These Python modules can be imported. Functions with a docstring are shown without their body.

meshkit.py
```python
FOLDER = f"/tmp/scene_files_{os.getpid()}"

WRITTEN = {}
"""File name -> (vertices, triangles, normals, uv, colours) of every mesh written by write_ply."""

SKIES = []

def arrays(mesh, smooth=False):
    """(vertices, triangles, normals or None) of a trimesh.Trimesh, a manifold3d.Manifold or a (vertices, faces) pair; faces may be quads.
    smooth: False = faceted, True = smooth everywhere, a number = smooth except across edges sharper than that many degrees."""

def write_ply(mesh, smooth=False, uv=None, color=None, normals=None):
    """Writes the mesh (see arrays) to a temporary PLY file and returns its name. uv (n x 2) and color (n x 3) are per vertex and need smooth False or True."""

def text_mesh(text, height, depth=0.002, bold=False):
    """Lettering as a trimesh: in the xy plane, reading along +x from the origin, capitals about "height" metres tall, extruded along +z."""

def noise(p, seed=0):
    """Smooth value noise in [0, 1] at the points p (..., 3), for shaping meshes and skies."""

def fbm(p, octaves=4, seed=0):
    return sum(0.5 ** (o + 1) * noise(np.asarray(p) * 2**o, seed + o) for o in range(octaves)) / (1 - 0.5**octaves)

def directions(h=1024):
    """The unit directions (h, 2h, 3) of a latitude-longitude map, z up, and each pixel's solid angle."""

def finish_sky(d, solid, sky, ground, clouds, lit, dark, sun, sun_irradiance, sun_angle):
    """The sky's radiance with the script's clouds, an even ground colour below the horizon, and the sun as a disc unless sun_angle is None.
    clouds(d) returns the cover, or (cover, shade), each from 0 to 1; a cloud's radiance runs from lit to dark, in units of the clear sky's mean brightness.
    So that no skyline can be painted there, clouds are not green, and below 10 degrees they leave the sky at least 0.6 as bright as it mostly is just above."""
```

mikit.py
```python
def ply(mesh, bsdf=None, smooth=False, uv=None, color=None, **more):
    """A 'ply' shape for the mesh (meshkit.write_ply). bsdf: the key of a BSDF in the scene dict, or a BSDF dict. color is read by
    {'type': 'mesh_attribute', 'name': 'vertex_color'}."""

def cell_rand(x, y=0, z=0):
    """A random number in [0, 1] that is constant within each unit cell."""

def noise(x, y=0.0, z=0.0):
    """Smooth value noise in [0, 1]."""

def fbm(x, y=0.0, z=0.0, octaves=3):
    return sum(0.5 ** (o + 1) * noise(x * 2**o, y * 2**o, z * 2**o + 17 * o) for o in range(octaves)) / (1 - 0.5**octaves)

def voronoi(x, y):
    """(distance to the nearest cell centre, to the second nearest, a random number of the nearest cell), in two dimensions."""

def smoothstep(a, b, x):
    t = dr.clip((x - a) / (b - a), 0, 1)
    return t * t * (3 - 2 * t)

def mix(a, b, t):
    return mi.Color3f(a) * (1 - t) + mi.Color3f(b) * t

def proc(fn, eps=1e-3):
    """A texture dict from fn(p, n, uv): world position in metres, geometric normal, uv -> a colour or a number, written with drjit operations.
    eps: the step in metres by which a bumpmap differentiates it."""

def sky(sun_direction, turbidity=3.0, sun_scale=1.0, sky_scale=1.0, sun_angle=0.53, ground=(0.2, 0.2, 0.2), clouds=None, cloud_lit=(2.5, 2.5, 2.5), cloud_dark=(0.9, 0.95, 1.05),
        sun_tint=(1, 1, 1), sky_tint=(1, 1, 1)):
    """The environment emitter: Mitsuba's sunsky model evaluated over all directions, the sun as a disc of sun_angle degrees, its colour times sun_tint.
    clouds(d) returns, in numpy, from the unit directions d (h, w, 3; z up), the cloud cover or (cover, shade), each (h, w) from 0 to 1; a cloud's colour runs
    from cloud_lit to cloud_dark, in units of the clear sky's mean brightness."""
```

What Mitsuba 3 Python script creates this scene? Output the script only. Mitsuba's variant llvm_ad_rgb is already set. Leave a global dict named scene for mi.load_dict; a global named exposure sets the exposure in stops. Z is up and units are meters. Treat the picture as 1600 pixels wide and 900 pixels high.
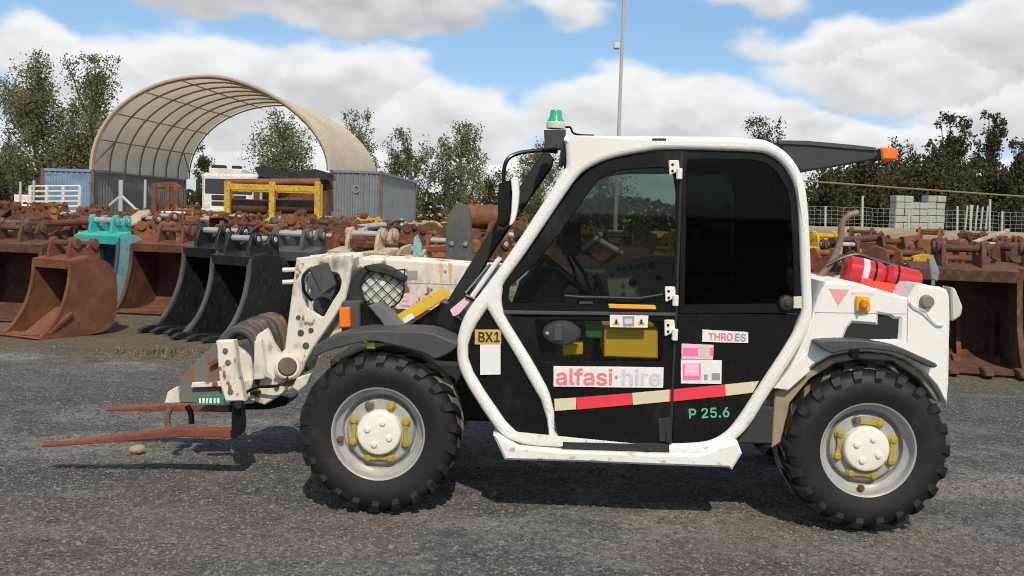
import math, random
import numpy as np, trimesh, drjit as dr, mitsuba as mi
import shapely.geometry as sg
import mikit, meshkit
from mikit import proc, noise, fbm, voronoi, cell_rand, smoothstep, mix

# ------------------------------------------------------------------ camera, sky, exposure
F, EYE, PITCH, ROLL = 1650.0, 1.6, math.atan(120 / 1650.0), 0.031
C = np.array([0, 0, EYE])
fw = np.array([0, math.cos(PITCH), -math.sin(PITCH)])
_r = np.array([1.0, 0, 0]); _u = np.cross(_r, fw)
up = _u * math.cos(ROLL) - _r * math.sin(ROLL)
rt = _r * math.cos(ROLL) + _u * math.sin(ROLL)
scene, labels = {}, {}
T = mi.ScalarTransform4f
scene['camera'] = dict(type='perspective', fov=math.degrees(2 * math.atan(800 / F)), fov_axis='x', near_clip=0.1, far_clip=3000.0,
                       to_world=T().look_at(origin=C.tolist(), target=(C + fw).tolist(), up=up.tolist()))
exposure = 1.42

BLOBS = [  # clouds that stand over the yard: azimuth, elevation, half width, half height (degrees), weight
    (-12.0, 11.2, 9.5, 2.1, 1.25), (-4.5, 11.2, 3.2, 1.5, .9), (-17, 5.2, 9.5, 3.6, 1.25), (-9.5, 6.2, 5.0, 2.9, 1.2), (-3.5, 4.4, 5.5, 2.6, 1.2), (-25, 7.0, 2.2, 2.3, .9),
    (-21, 11.4, 5.5, .7, .8), (2.5, 10.8, 2.0, 1.0, .62), (4.5, 5.0, 5.0, 2.6, 1.2), (10.0, 5.0, 6.5, 2.3, 1.15), (15.5, 4.6, 2.6, 1.3, .9), (9.2, 4.2, 9, 1.6, 1.0),
    (20, 7.5, 7.5, 2.0, 1.1), (24.5, 9.0, 5.0, 2.5, 1.2), (16.5, 8.8, 4.8, 1.3, .95), (11.8, 11.2, 2.6, .8, .6), (25, 5.6, 6.0, 1.4, 1.0), (19.5, 4.3, 4.0, 1.0, .9), (0, 2.0, 60, 1.6, .8), (27, 12.5, 4, .8, .7)]


def clouds(d):
    az = np.degrees(np.arctan2(d[..., 0], d[..., 1])); el = np.degrees(np.arcsin(np.clip(d[..., 2], -1, 1)))
    q = np.stack([az * .22, el * .42, az * 0], -1)
    n1 = meshkit.fbm(q, 5, 3); n2 = meshkit.fbm(q * 2.7 + 9.1, 4, 11)
    wx, wy = (meshkit.fbm(q * 1.6 + 4, 4, 21) - .5) * 3.2, (meshkit.fbm(q * 1.6 + 40, 4, 31) - .5) * 2.0
    v = np.full(az.shape, -1.0); low = np.zeros(az.shape)
    for a, e, w, h, k in BLOBS:
        x, y = (az + wx - a) / w, (el + wy - e) / h
        s = k * (1 - np.sqrt(x * x + y * y)) + .12 * (k - .6)
        low = np.where(s > v, -y, low); v = np.maximum(v, s)
    inside = np.exp(-np.maximum(np.abs(az) - 30, 0) ** 2 / 200) * (el < 16) + np.exp(-np.maximum(el - 13, 0) ** 2 / 60) * (el >= 16) * (np.abs(az) < 40)
    p = d / np.maximum(d[..., 2:3], .06)
    far = (meshkit.fbm(np.stack([p[..., 0] * .9, p[..., 1] * .9, p[..., 0] * 0], -1), 5, 7) - .47) * 2.0
    v = np.where(inside > .5, v, far) + (n1 - .5) * .75 + (n2 - .5) * .30
    cover = np.clip((v + .08) / .42, 0, 1); cover = cover * cover * (3 - 2 * cover)
    shade = np.clip(.26 + .36 * low + (n2 - .5) * .8 + .3 * (v - .35) + .32 / (1 + np.exp(-(el - 9.4) * 2)) / (1 + np.exp((az + 1) * .8)), 0, 1)
    return cover * .96, shade


scene['sky'] = mikit.sky((0.10, -0.74, 0.72), turbidity=3, sun_scale=0.95, sky_scale=1.45, sun_tint=(.95, 1.0, 1.05), clouds=clouds, sky_tint=(1.0, 1.04, 1.08), cloud_lit=(2.75, 2.75, 2.75), cloud_dark=(1.42, 1.45, 1.50), ground=(.12, .115, .105))


def ray(x, y): return fw + rt * (x - 800) / F - up * (y - 450) / F
def ground(x, y, z=0.0):
    d = ray(x, y); return C + d * (z - EYE) / d[2]
def W(x, y, D):
    d = ray(x, y); return C + d * D / d[1]


A0, B0 = ground(594, 803), ground(1362, 834)
EX = (B0 - A0) / np.linalg.norm(B0 - A0); EY = np.array([-EX[1], EX[0], 0]); EZ = np.array([0, 0, 1.0])
VM = np.eye(4); VM[:3, 0], VM[:3, 1], VM[:3, 2], VM[:3, 3] = EX, EY, EZ, A0
def S(x, y, Y=0.0):
    d = ray(x, y); o = A0 + EY * Y; t = ((o - C) @ EY) / (d @ EY); p = C + d * t - A0
    return float(p @ EX), float(p[2])
def SP(pts, Y=0.0): return [S(x, y, Y) for x, y in pts]
def S3(x, y, Y): a, b = S(x, y, Y); return np.array([a, Y, b])

# ------------------------------------------------------------------ materials
def rgb(*c): return {'type': 'rgb', 'value': list(c)}
def mat(name, base, rough=.5, bump=None, **kw):
    if isinstance(base, (tuple, list)): base = rgb(*base)
    b = dict(type='principled', base_color=base, roughness=rough, **kw)
    if bump: b = dict(type='bumpmap', arbitrary=proc(bump[0], bump[2] if len(bump) > 2 else .004), scale=bump[1], bsdf=b)
    scene[name] = dict(type='twosided', bsdf=b)
    return name


def dirty(base, dirt, amount=.5, scale=9., rust=0., rustc=(.22, .09, .035)):
    def fn(p, n, uv):
        f1 = fbm(p.x * scale, p.y * scale, p.z * scale, 4); f2 = fbm(p.x * 45, p.y * 45, p.z * 12, 3)
        c = mix(base, dirt, smoothstep(.48, .85, f1 * .7 + f2 * .3) * amount)
        c = mix(c, dirt, smoothstep(.6, .1, p.z) * amount * .5 * f2)
        if rust > 0:
            r = fbm(p.x * 14 + 7, p.y * 14, p.z * 9, 4)
            c = mix(c, rustc, smoothstep(.70 - rust * .2, .78 - rust * .2, r + (f2 - .5) * .18))
        return c
    return proc(fn)


def rustfn(a, b, c, s=6., seed=0.):
    def fn(p, n, uv):
        f1 = fbm(p.x * s + seed, p.y * s, p.z * s, 4); f2 = fbm(p.x * s * 6, p.y * s * 6, p.z * s * 3 + seed, 3)
        k = mix(a, b, smoothstep(.35, .65, f1)); return mix(k, c, smoothstep(.5, .78, f2) * .7)
    return proc(fn)


mat('m_white', proc(lambda p, n, uv: mix(mix((.76, .76, .755), (.66, .645, .61), smoothstep(.45, .75, fbm(p.x * 3, p.y * 3, p.z * 3, 3)) * .35), (.40, .34, .26), smoothstep(.62, .8, fbm(p.x * 30, p.y * 30, p.z * 30, 3)) * smoothstep(1.0, .2, p.z) * .8 + smoothstep(.655, .70, fbm(p.x * 17 + 3, p.y * 17, p.z * 22, 4)) * smoothstep(.85, .3, p.z) * .75)), .36, specular=.5)
mat('m_white_rusty', dirty((.68, .66, .60), (.30, .22, .14), .85, 8, .7), .5)
mat('m_white_worn', dirty((.66, .64, .59), (.11, .10, .09), 1.0, 8, .4), .5)
mat('m_grey_rusty', dirty((.13, .145, .14), (.17, .13, .09), .8, 8, .75, (.2, .1, .05)), .6)
mat('m_hose', dirty((.11, .085, .07), (.2, .15, .11), .8, 10, .3), .65)
mat('m_hose_dark', dirty((.05, .05, .05), (.13, .10, .08), .8, 12, .3), .65)
mat('m_fork', rustfn((.215, .062, .030), (.15, .045, .026), (.10, .055, .04), 9), .6)
mat('m_black', dirty((.007, .007, .0072), (.045, .040, .034), .5, 5), .28, specular=.25)
mat('m_black_matt', dirty((.018, .018, .018), (.06, .052, .044), .5, 8), .6)
mat('m_strip', (.010, .010, .010), .6)
mat('m_fender', dirty((.052, .053, .058), (.12, .107, .09), .6, 9), .55)
mat('m_cowl', dirty((.12, .13, .165), (.14, .13, .11), .5, 9), .5)
mat('m_hood', dirty((.034, .036, .039), (.08, .075, .07), .5, 6), .42)
mat('m_rim', dirty((.36, .36, .36), (.22, .19, .15), .5, 12), .38)
mat('m_hub', dirty((.76, .75, .71), (.5, .45, .36), .4, 14), .4)
mat('m_clip', dirty((.40, .30, .04), (.20, .15, .06), .8, 30), .5)
mat('m_bolt', (.22, .2, .17), .4, metallic=.6)
mat('m_metal', dirty((.42, .42, .42), (.2, .18, .15), .6, 20), .38, metallic=.8)
mat('m_pin', dirty((.50, .50, .48), (.3, .25, .2), .6, 9), .42, metallic=.35)
mat('m_pipe', dirty((.20, .17, .15), (.12, .07, .045), .8, 9), .55)
mat('m_yellow', dirty((.62, .44, .04), (.45, .3, .05), .5, 9), .45)
mat('m_mustard', dirty((.74, .52, .04), (.4, .28, .03), .3, 5), .5)
mat('m_orange', (.80, .17, .012), .25, specular=.6)
mat('m_orange_strip', dirty((.75, .38, .03), (.4, .2, .03), .5, 25), .45)
mat('m_green', (.02, .42, .22), .2, specular=.6)
mat('m_green_sign', (.03, .2, .12), .5)
mat('m_cream', (.62, .6, .44), .5)
mat('m_red', dirty((.46, .022, .03), (.3, .03, .03), .5, 9), .3)
mat('m_red_bracket', (.58, .065, .03), .45)
mat('m_tape_red', (.72, .045, .075), .45)
mat('m_tape_cream', (.62, .58, .42), .45)
mat('m_paper', (.74, .74, .76), .6)
mat('m_ink', (.02, .02, .02), .6)
mat('m_pink', (.80, .17, .42), .55)
mat('m_pale_pink', (.78, .50, .62), .55)
mat('m_rose', (.70, .36, .38), .55)
mat('m_letter_red', (.74, .20, .24), .55)
mat('m_letter_lilac', (.60, .56, .68), .55)
mat('m_letter_green', (.10, .42, .27), .5)
mat('m_letter_grey', (.3, .3, .32), .5)
mat('m_rust_pale', dirty((.62, .42, .28), (.68, .64, .58), .9, 25), .6)
mat('m_tan', dirty((.55, .38, .10), (.3, .16, .05), .6, 40), .55)
mat('m_seat', (.015, .015, .016), .7)
mat('m_interior', (.03, .031, .031), .75)
mat('m_panel', dirty((.38, .42, .40), (.15, .18, .15), .6, 30), .6)
mat('m_blue', (.05, .14, .34), .5)
mat('m_lens_grey', (.55, .55, .50), .3)
mat('m_chassis', dirty((.30, .27, .22), (.1, .085, .07), .8, 9), .65)
mat('m_mudflap', dirty((.30, .25, .18), (.16, .13, .10), .8, 8), .8)


def tyre_fn(p, n, uv):
    f1 = fbm(p.x * 12, p.y * 12, p.z * 12, 4); f2 = fbm(p.x * 60, p.y * 60, p.z * 60, 2)
    return mix((.006, .006, .006), (.06, .05, .04), smoothstep(.52, .82, f1 * .75 + f2 * .25) * .28)
mat('m_tyre', proc(tyre_fn), .62)
def tread_fn(p, n, uv):
    f1 = fbm(p.x * 9, p.y * 9, p.z * 9, 4)
    return mix((.13, .105, .078), (.29, .24, .17), smoothstep(.3, .62, f1))
mat('m_tread', proc(tread_fn), .8)
for nm, t in (('g_front', (.60, .66, .63)), ('g_rear', (.11, .12, .12)), ('g_low', (.88, .87, .80)), ('g_far', (.72, .78, .75))):
    scene[nm] = dict(type='thindielectric', int_ior=1.5, specular_reflectance=rgb(*((.10, .12, .12) if nm == 'g_rear' else (.25, .29, .28))), specular_transmittance=rgb(*t))

RUST = [mat('m_rust_a', rustfn((.09, .034, .023), (.145, .055, .03), (.055, .03, .024), 4), .8), mat('m_rust_b', rustfn((.13, .045, .025), (.185, .07, .034), (.085, .042, .03), 5, 3.), .8),
        mat('m_rust_c', rustfn((.065, .031, .023), (.105, .045, .029), (.16, .085, .05), 5, 8.), .8)]
M_OR = mat('m_rust_orange', rustfn((.24, .085, .03), (.16, .058, .028), (.10, .045, .03), 5, 5.), .7)
M_YE = mat('m_yard_yellow', rustfn((.58, .36, .03), (.50, .30, .035), (.2, .1, .03), 5, 2.), .6)
M_CR = mat('m_yard_cream', rustfn((.46, .40, .30), (.38, .30, .2), (.2, .1, .06), 5, 4.), .7)
M_BK = mat('m_yard_black', rustfn((.010, .011, .013), (.016, .017, .019), (.035, .037, .04), 4, 1.), .42)
M_GR = mat('m_yard_grey', rustfn((.06, .065, .07), (.09, .09, .09), (.12, .1, .08), 5, 6.), .6)
M_TE = mat('m_yard_teal', rustfn((.03, .36, .33), (.06, .42, .38), (.10, .3, .28), 5, 9.), .55)
M_PA = mat('m_yard_paleteal', rustfn((.18, .42, .46), (.24, .46, .5), (.12, .3, .34), 5, 9.), .55)
M_SL = mat('m_yard_slate', rustfn((.05, .075, .11), (.07, .09, .12), (.12, .1, .09), 5, 12.), .6)
M_GN = mat('m_yard_green', rustfn((.12, .26, .17), (.2, .32, .22), (.2, .12, .07), 5, 12.), .6)

# ------------------------------------------------------------------ mesh tools
def tm(v, f): return trimesh.Trimesh(np.asarray(v, float), np.asarray(f, int), process=False)
def cat(*ms):
    L = []
    for m in ms: L += list(m) if isinstance(m, (list, tuple)) else [m]
    return trimesh.util.concatenate(L)
def cbox(c, s, b=.006, rz=0.):
    c, s = np.asarray(c, float), np.asarray(s, float) / 2; b = min(b, s.min() * .9); P = []
    for k in np.ndindex(2, 2, 2):
        g = np.array(k) * 2 - 1
        for a in range(3):
            q = s - b; q[a] = s[a]; P.append(g * q)
    m = trimesh.convex.convex_hull(np.array(P))
    if rz: m.apply_transform(trimesh.transformations.rotation_matrix(rz, [0, 0, 1]))
    m.apply_translation(c); return m
def clean(pts):
    p = [np.asarray(q, float) for q in pts]; p = [q for i, q in enumerate(p) if np.linalg.norm(q - p[i - 1]) > 1e-6]
    p = np.array(p); a = np.sum(p[:, 0] * np.roll(p[:, 1], -1) - np.roll(p[:, 0], -1) * p[:, 1])
    return p if a > 0 else p[::-1]
def inset(p, b):
    e = np.roll(p, -1, 0) - p; e /= np.linalg.norm(e, axis=1, keepdims=True) + 1e-12
    n = np.stack([-e[:, 1], e[:, 0]], 1); n0 = np.roll(n, 1, 0)
    return p + (n + n0) / np.maximum(1 + np.sum(n * n0, 1, keepdims=True), .35) * b
def prism(pts, y0, y1, b=.006, holes=(), seg=1):
    """outline in the (x, z) plane, drawn out along y from y0 to y1, with bevelled rims"""
    rings = [clean(pts)] + [clean(h) for h in holes]
    lay = [(y0 + b * w_, b * u) for u, w_ in [(1 - math.cos(t), 1 - math.sin(t)) for t in np.linspace(0, math.pi / 2, seg + 1)][::-1]] if b else [(y0, 0)]
    lay = lay + [(y0 + y1 - y, k) for y, k in lay[::-1]]
    V, Fc, off = [], [], 0
    for i, r in enumerate(rings):
        n = len(r)
        for y, k in lay:
            q = inset(r, k if i == 0 else -k) if k else r
            V.append(np.stack([q[:, 0], np.full(n, y), q[:, 1]], 1))
        for L in range(len(lay) - 1):
            for j in range(n):
                a, c = off + L * n + j, off + L * n + (j + 1) % n; d, e = a + n, c + n
                Fc += [[a, d, c], [c, d, e]] if i else [[a, c, d], [c, e, d]]
        off += n * len(lay)
    V = np.vstack(V)
    for L, flip in ((0, False), (len(lay) - 1, True)):
        idx, o, q2 = [], 0, []
        for r in rings:
            n = len(r); idx += list(range(o + L * n, o + L * n + n)); o += n * len(lay)
        P = V[idx][:, [0, 2]]; k, polys = 0, []
        if seg > 1: V = np.vstack([V, V[idx]]); idx = list(range(len(V) - len(idx), len(V)))
        for r in rings: polys.append(P[k:k + len(r)]); k += len(r)
        import mapbox_earcut as ec
        t = ec.triangulate_float64(P, np.cumsum([len(r) for r in rings]).astype(np.uint32)).reshape(-1, 3)
        for a, c, d in t:
            s = np.cross(P[c] - P[a], P[d] - P[a]) > 0
            a, c, d = idx[a], idx[c], idx[d]
            Fc.append([a, c, d] if s != flip else [a, d, c])
    return tm(V, Fc)
def fillet(pts, r, n=5):
    p = [np.asarray(q, float) for q in pts]; out = []
    for i, q in enumerate(p):
        ri = r[i] if isinstance(r, (list, tuple)) else r
        a, c = p[i - 1] - q, p[(i + 1) % len(p)] - q; la, lc = np.linalg.norm(a), np.linalg.norm(c)
        d = min(ri, la * .45, lc * .45)
        if d < 1e-5: out.append(q); continue
        s, e = q + a / la * d, q + c / lc * d
        for t in np.linspace(0, 1, n): out.append((1 - t) ** 2 * s + 2 * t * (1 - t) * q + t * t * e)
    return out
def spline(pts, n=6, closed=False):
    p = np.asarray(pts, float); N = len(p); out = []
    for i in range(N if closed else N - 1):
        g = (lambda k: p[k % N]) if closed else (lambda k: p[min(max(k, 0), N - 1)])
        a, b, c, d = g(i - 1), g(i), g(i + 1), g(i + 2)
        for t in np.arange(n) / n:
            out.append(.5 * (2 * b + (c - a) * t + (2 * a - 5 * b + 4 * c - d) * t * t + (3 * b - a - 3 * c + d) * t ** 3))
    if not closed: out.append(p[-1])
    return np.array(out)
def tube(pts, r, n=10, closed=False):
    p = np.asarray(pts, float); N = len(p); r = np.broadcast_to(r, (N,))
    t = (np.roll(p, -1, 0) - np.roll(p, 1, 0)) if closed else np.gradient(p, axis=0)
    t /= np.linalg.norm(t, axis=1, keepdims=True) + 1e-12
    a = np.cross(t[0], [0, 0, 1.] if abs(t[0][2]) < .9 else [1., 0, 0]); a /= np.linalg.norm(a); fr = []
    for i in range(N):
        a = a - t[i] * (a @ t[i]); a /= np.linalg.norm(a) + 1e-12; fr.append((a, np.cross(t[i], a)))
    ang = np.arange(n) * 2 * math.pi / n
    V = np.array([p[i] + r[i] * (math.cos(x) * fr[i][0] + math.sin(x) * fr[i][1]) for i in range(N) for x in ang])
    Fc = []
    for i in range(N if closed else N - 1):
        for j in range(n):
            a, b = i * n + j, i * n + (j + 1) % n; i2 = (i + 1) % N; c, d = i2 * n + j, i2 * n + (j + 1) % n
            Fc += [[a, b, d], [a, d, c]]
    if not closed:
        V = np.vstack([V, p[0], p[-1]]); k = N * n
        for j in range(n): Fc += [[k, (j + 1) % n, j], [k + 1, (N - 1) * n + j, (N - 1) * n + (j + 1) % n]]
    return tm(V, Fc)
def cyl(p0, p1, r, n=16, b=None):
    p0, p1 = np.asarray(p0, float), np.asarray(p1, float); L = np.linalg.norm(p1 - p0); b = min(r * .2, L * .2) if b is None else b
    u = (p1 - p0) / L
    return tube([p0, p0 + u * 1e-4, p0 + u * b, p1 - u * b, p1 - u * 1e-4, p1], [r - b, r - b, r, r, r - b, r - b], n)
def lathe(prof, c=(0, 0, 0), n=48, axis='y'):
    """prof: (radius, distance along the axis)"""
    a = np.arange(n) * 2 * math.pi / n; V, Fc = [], []
    for r, h in prof:
        x, z = r * np.cos(a), r * np.sin(a); y = np.full(n, h)
        V.append(np.stack([x, y, z] if axis == 'y' else [x, -z, y] if axis == 'z' else [y, x, z], 1))
    for i in range(len(prof) - 1):
        for j in range(n):
            p, q = i * n + j, i * n + (j + 1) % n; Fc += [[p, p + n, q], [q, p + n, q + n]]
    m = tm(np.vstack(V) + np.asarray(c), Fc); return m
def xf(m, M): m = m.copy(); m.apply_transform(M); return m
def rotz(a): return trimesh.transformations.rotation_matrix(a, [0, 0, 1])
def roty(a, c=(0, 0, 0)): return trimesh.transformations.rotation_matrix(a, [0, 1, 0], c)
def move(x, y, z): return trimesh.transformations.translation_matrix([x, y, z])


_used = {}
def key_for(name, parent=None):
    k = name if parent is None else parent + '__' + name
    n = _used.get(k, -1) + 1; _used[k] = n
    return k if n == 0 else f'{k}_{n:03d}'
def tag(k, label=None, cat=None, group=None, kind=None):
    d = labels.setdefault(k, {})
    for a, b in (('label', label), ('category', cat), ('group', group), ('kind', kind)):
        if b: d[a] = b
def pieces(mesh):
    if not isinstance(mesh, trimesh.Trimesh) or len(mesh.faces) > 6000: return [mesh]
    n, lab = trimesh.graph.csgraph.connected_components(__import__('scipy.sparse', fromlist=['x']).coo_matrix((np.ones(len(mesh.faces) * 2), (np.r_[mesh.faces[:, 0], mesh.faces[:, 0]], np.r_[mesh.faces[:, 1], mesh.faces[:, 2]])), (len(mesh.vertices),) * 2), directed=False)
    if n < 2 or n > 14: return [mesh]
    bb = [(mesh.vertices[lab == i].min(0) - .004, mesh.vertices[lab == i].max(0) + .004) for i in range(n)]; g = list(range(n))
    for i in range(n):
        for j in range(i):
            if (bb[i][0] <= bb[j][1]).all() and (bb[j][0] <= bb[i][1]).all(): a, b = g[i], g[j]; g = [b if q == a else q for q in g]
    if len(set(g)) < 2: return [mesh]
    fl = np.array(g)[lab[mesh.faces[:, 0]]]
    return [mesh.submesh([np.nonzero(fl == q)[0]], append=True, repair=False) for q in sorted(set(g))]
SPLIT_NOT = {'lettering', 'model_number', 'limb', 'wire_guard', 'guard_foot', 'roof', 'warning_triangle'}
def add(name, mesh, m, parent=None, smooth=30, label=None, cat=None, group=None, kind=None, **kw):
    if parent and kind is None and name not in SPLIT_NOT and not kw:
        L = pieces(mesh)
        if len(L) > 1: return [add(name, q, m, parent, smooth, label) for q in L][0]
    k = key_for(name, parent)
    scene[k] = mikit.ply(mesh, m, smooth=smooth, **kw)
    if label or cat or group or kind: tag(k, label, cat, group, kind)
    return k
def again(src, name, parent, m=None, M=None):
    k = key_for(name, parent); d = dict(scene[src] if isinstance(src, str) else src)
    if m: d['bsdf'] = {'type': 'ref', 'id': m}
    if M is not None: d['to_world'] = T(M)
    scene[k] = d; return k
def thing(name, label, cat, group=None):
    k = key_for(name); tag(k, label, cat, group); return k

# ================================================================== the telehandler
TH = thing('telehandler', 'compact white and black telehandler with forks and green beacon, parked on the gravel', 'telehandler')
def v(name, mesh, m, parent=TH, smooth=30, label=None, **kw): return add(name, xf(mesh, VM), m, parent, smooth, label, **kw)
def vs(name, px, Y, y1, m, parent=TH, b=.004, label=None, holes=(), smooth=30):
    """outline measured on the side of the machine, at Y metres in from the tyre faces, as thick as y1 - Y"""
    return v(name, prism(SP(px, Y), Y, y1, b, [SP(h, Y) for h in holes]), m, parent, smooth, label)

# ---- wheels
R, WID = .428, .37
def lug_mesh(side):
    st = [(.006, .338, -.002), (.0, .385, .004), (.012, .415, .012), (.05, .424, .03), (.12, .427, .062), (.20, .428, .10)]
    P = []
    for i, (y, r, s) in enumerate(st):
        w = (.024, .029, .032, .032, .032, .026)[i]; hgt = [.003, .009, .012, .014, .014, .012][i]
        o = np.array([-1, 0]) if i == 0 else np.array([-.8, .6]) if i <= 1 else np.array([-.5, .87]) if i == 2 else np.array([0, 1.])
        for dw, dh in ((-w, -.03), (-w * .78, hgt), (w * .78, hgt), (w, -.03)):
            yy, rr = y + o[0] * dh, r + o[1] * dh - .012; a = (s + dw) / R
            P.append((rr * math.sin(a), yy, rr * math.cos(a)))
    Fc = []
    for i in range(len(st) - 1):
        for j in range(4):
            a, b = i * 4 + j, i * 4 + (j + 1) % 4; Fc += [[a, a + 4, b], [b, a + 4, b + 4]]
    Fc += [[0, 1, 2], [0, 2, 3]]; k = 4 * (len(st) - 1); Fc += [[k, k + 2, k + 1], [k, k + 3, k + 2]]
    m = tm(P, Fc); m.fix_normals()
    if side: m.vertices[:, 1] = WID - m.vertices[:, 1]; m.vertices[:, 0] = -m.vertices[:, 0] * 1.0; m.invert(); m.fix_normals()
    return m
prof = [(.238, .045), (.236, .022), (.246, .010), (.262, .006), (.30, -.004), (.34, -.006), (.372, .004), (.395, .02), (.407, .045), (.411, .09), (.412, .185)]
prof = prof + [(r, WID - y) for r, y in prof[-2::-1]]
TYRE = lathe(prof[::-1], n=72)
rimp = [(.243, .035), (.2535, .026), (.2555, .018), (.253, .011), (.246, .010), (.238, .014), (.232, .024), (.229, .06), (.216, .074), (.206, .078), (.200, .084), (.196, .125), (.186, .128), (.180, .118), (.176, .088), (.166, .080), (.10, .080), (0.001, .080)]
RIM = lathe(rimp[::-1], n=72); HUB = lathe([(.001, .022), (.03, .0215), (.098, .024), (.110, .029), (.116, .038), (.118, .085)], n=40)
bolt = cat(lathe([(.001, .048), (.012, .048), (.017, .053), (.018, .074)], n=12), lathe([(.019, .066), (.025, .068), (.026, .074)], n=14))
capb = cat(lathe([(.001, .008), (.013, .010), (.0165, .016), (.017, .026)], n=12))
first_wheel = {}
def wheel(x, z, y, spin, far):
    w = TH + '__wheel'; w = key_for('wheel', TH)
    M = VM @ move(x, y, z) @ (np.diag([1., -1, 1, 1]) if far else np.eye(4))
    if far: M = VM @ move(x, y, z) @ trimesh.transformations.rotation_matrix(math.pi, [0, 0, 1])
    M = M @ roty(spin)
    def put(nm, mesh, m, MM=np.eye(4), smooth=30):
        if nm not in first_wheel: first_wheel[nm] = mikit.ply(mesh, m, smooth=smooth)
        return again(first_wheel[nm], nm.split('|')[0], w, m, M @ MM)
    put('tyre', TYRE, 'm_tyre'); put('tread', lathe([(.413, .07), (.415, .17), (.424, .205), (.4255, .27), (.4245, .34), (.414, .366)][::-1], n=72), 'm_tread'); put('rim', RIM, 'm_rim'); put('hub_disc', HUB, 'm_hub')
    NL = 22
    for i in range(NL):
        put('lug', lug_mesh(0), 'm_tyre', roty(2 * math.pi * i / NL), 25)
        put('lug|b', lug_mesh(1), 'm_tread', roty(2 * math.pi * (i + .5) / NL), 25)
    if not far:
        for i in range(8):
            a = math.radians(22.5 + 45 * i)
            put('bolt', bolt, 'm_clip' if i != 7 else 'm_bolt', roty(a) @ move(0, 0, .150), 25)
        for i in (0, 1, 2, 3):
            a = math.radians(90 * i)
            link = prism(fillet([(-.052, -.014), (.052, -.014), (.052, .014), (0, .006), (-.052, .014)], .012, 3), .058, .066, .002)
            if not (i == 0 and spin < .02): put('bolt_link', link, 'm_clip', roty(a) @ move(0, 0, .139), 25)
        for i in range(4): put('hub_plug', capb, 'm_hub', roty(math.radians(20 + 90 * i)) @ move(0, 0, .062), 30)
        put('valve', cat(cyl((0, .03, 0), (0, .06, .012), .010, 8), cbox((0, .05, .0), (.03, .03, .03), .006)), 'm_rust_b', roty(math.radians(180 if spin else 258)) @ move(0, 0, .208))
FWX, RWX = S(590, 682)[0], S(1358, 702)[0]
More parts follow.
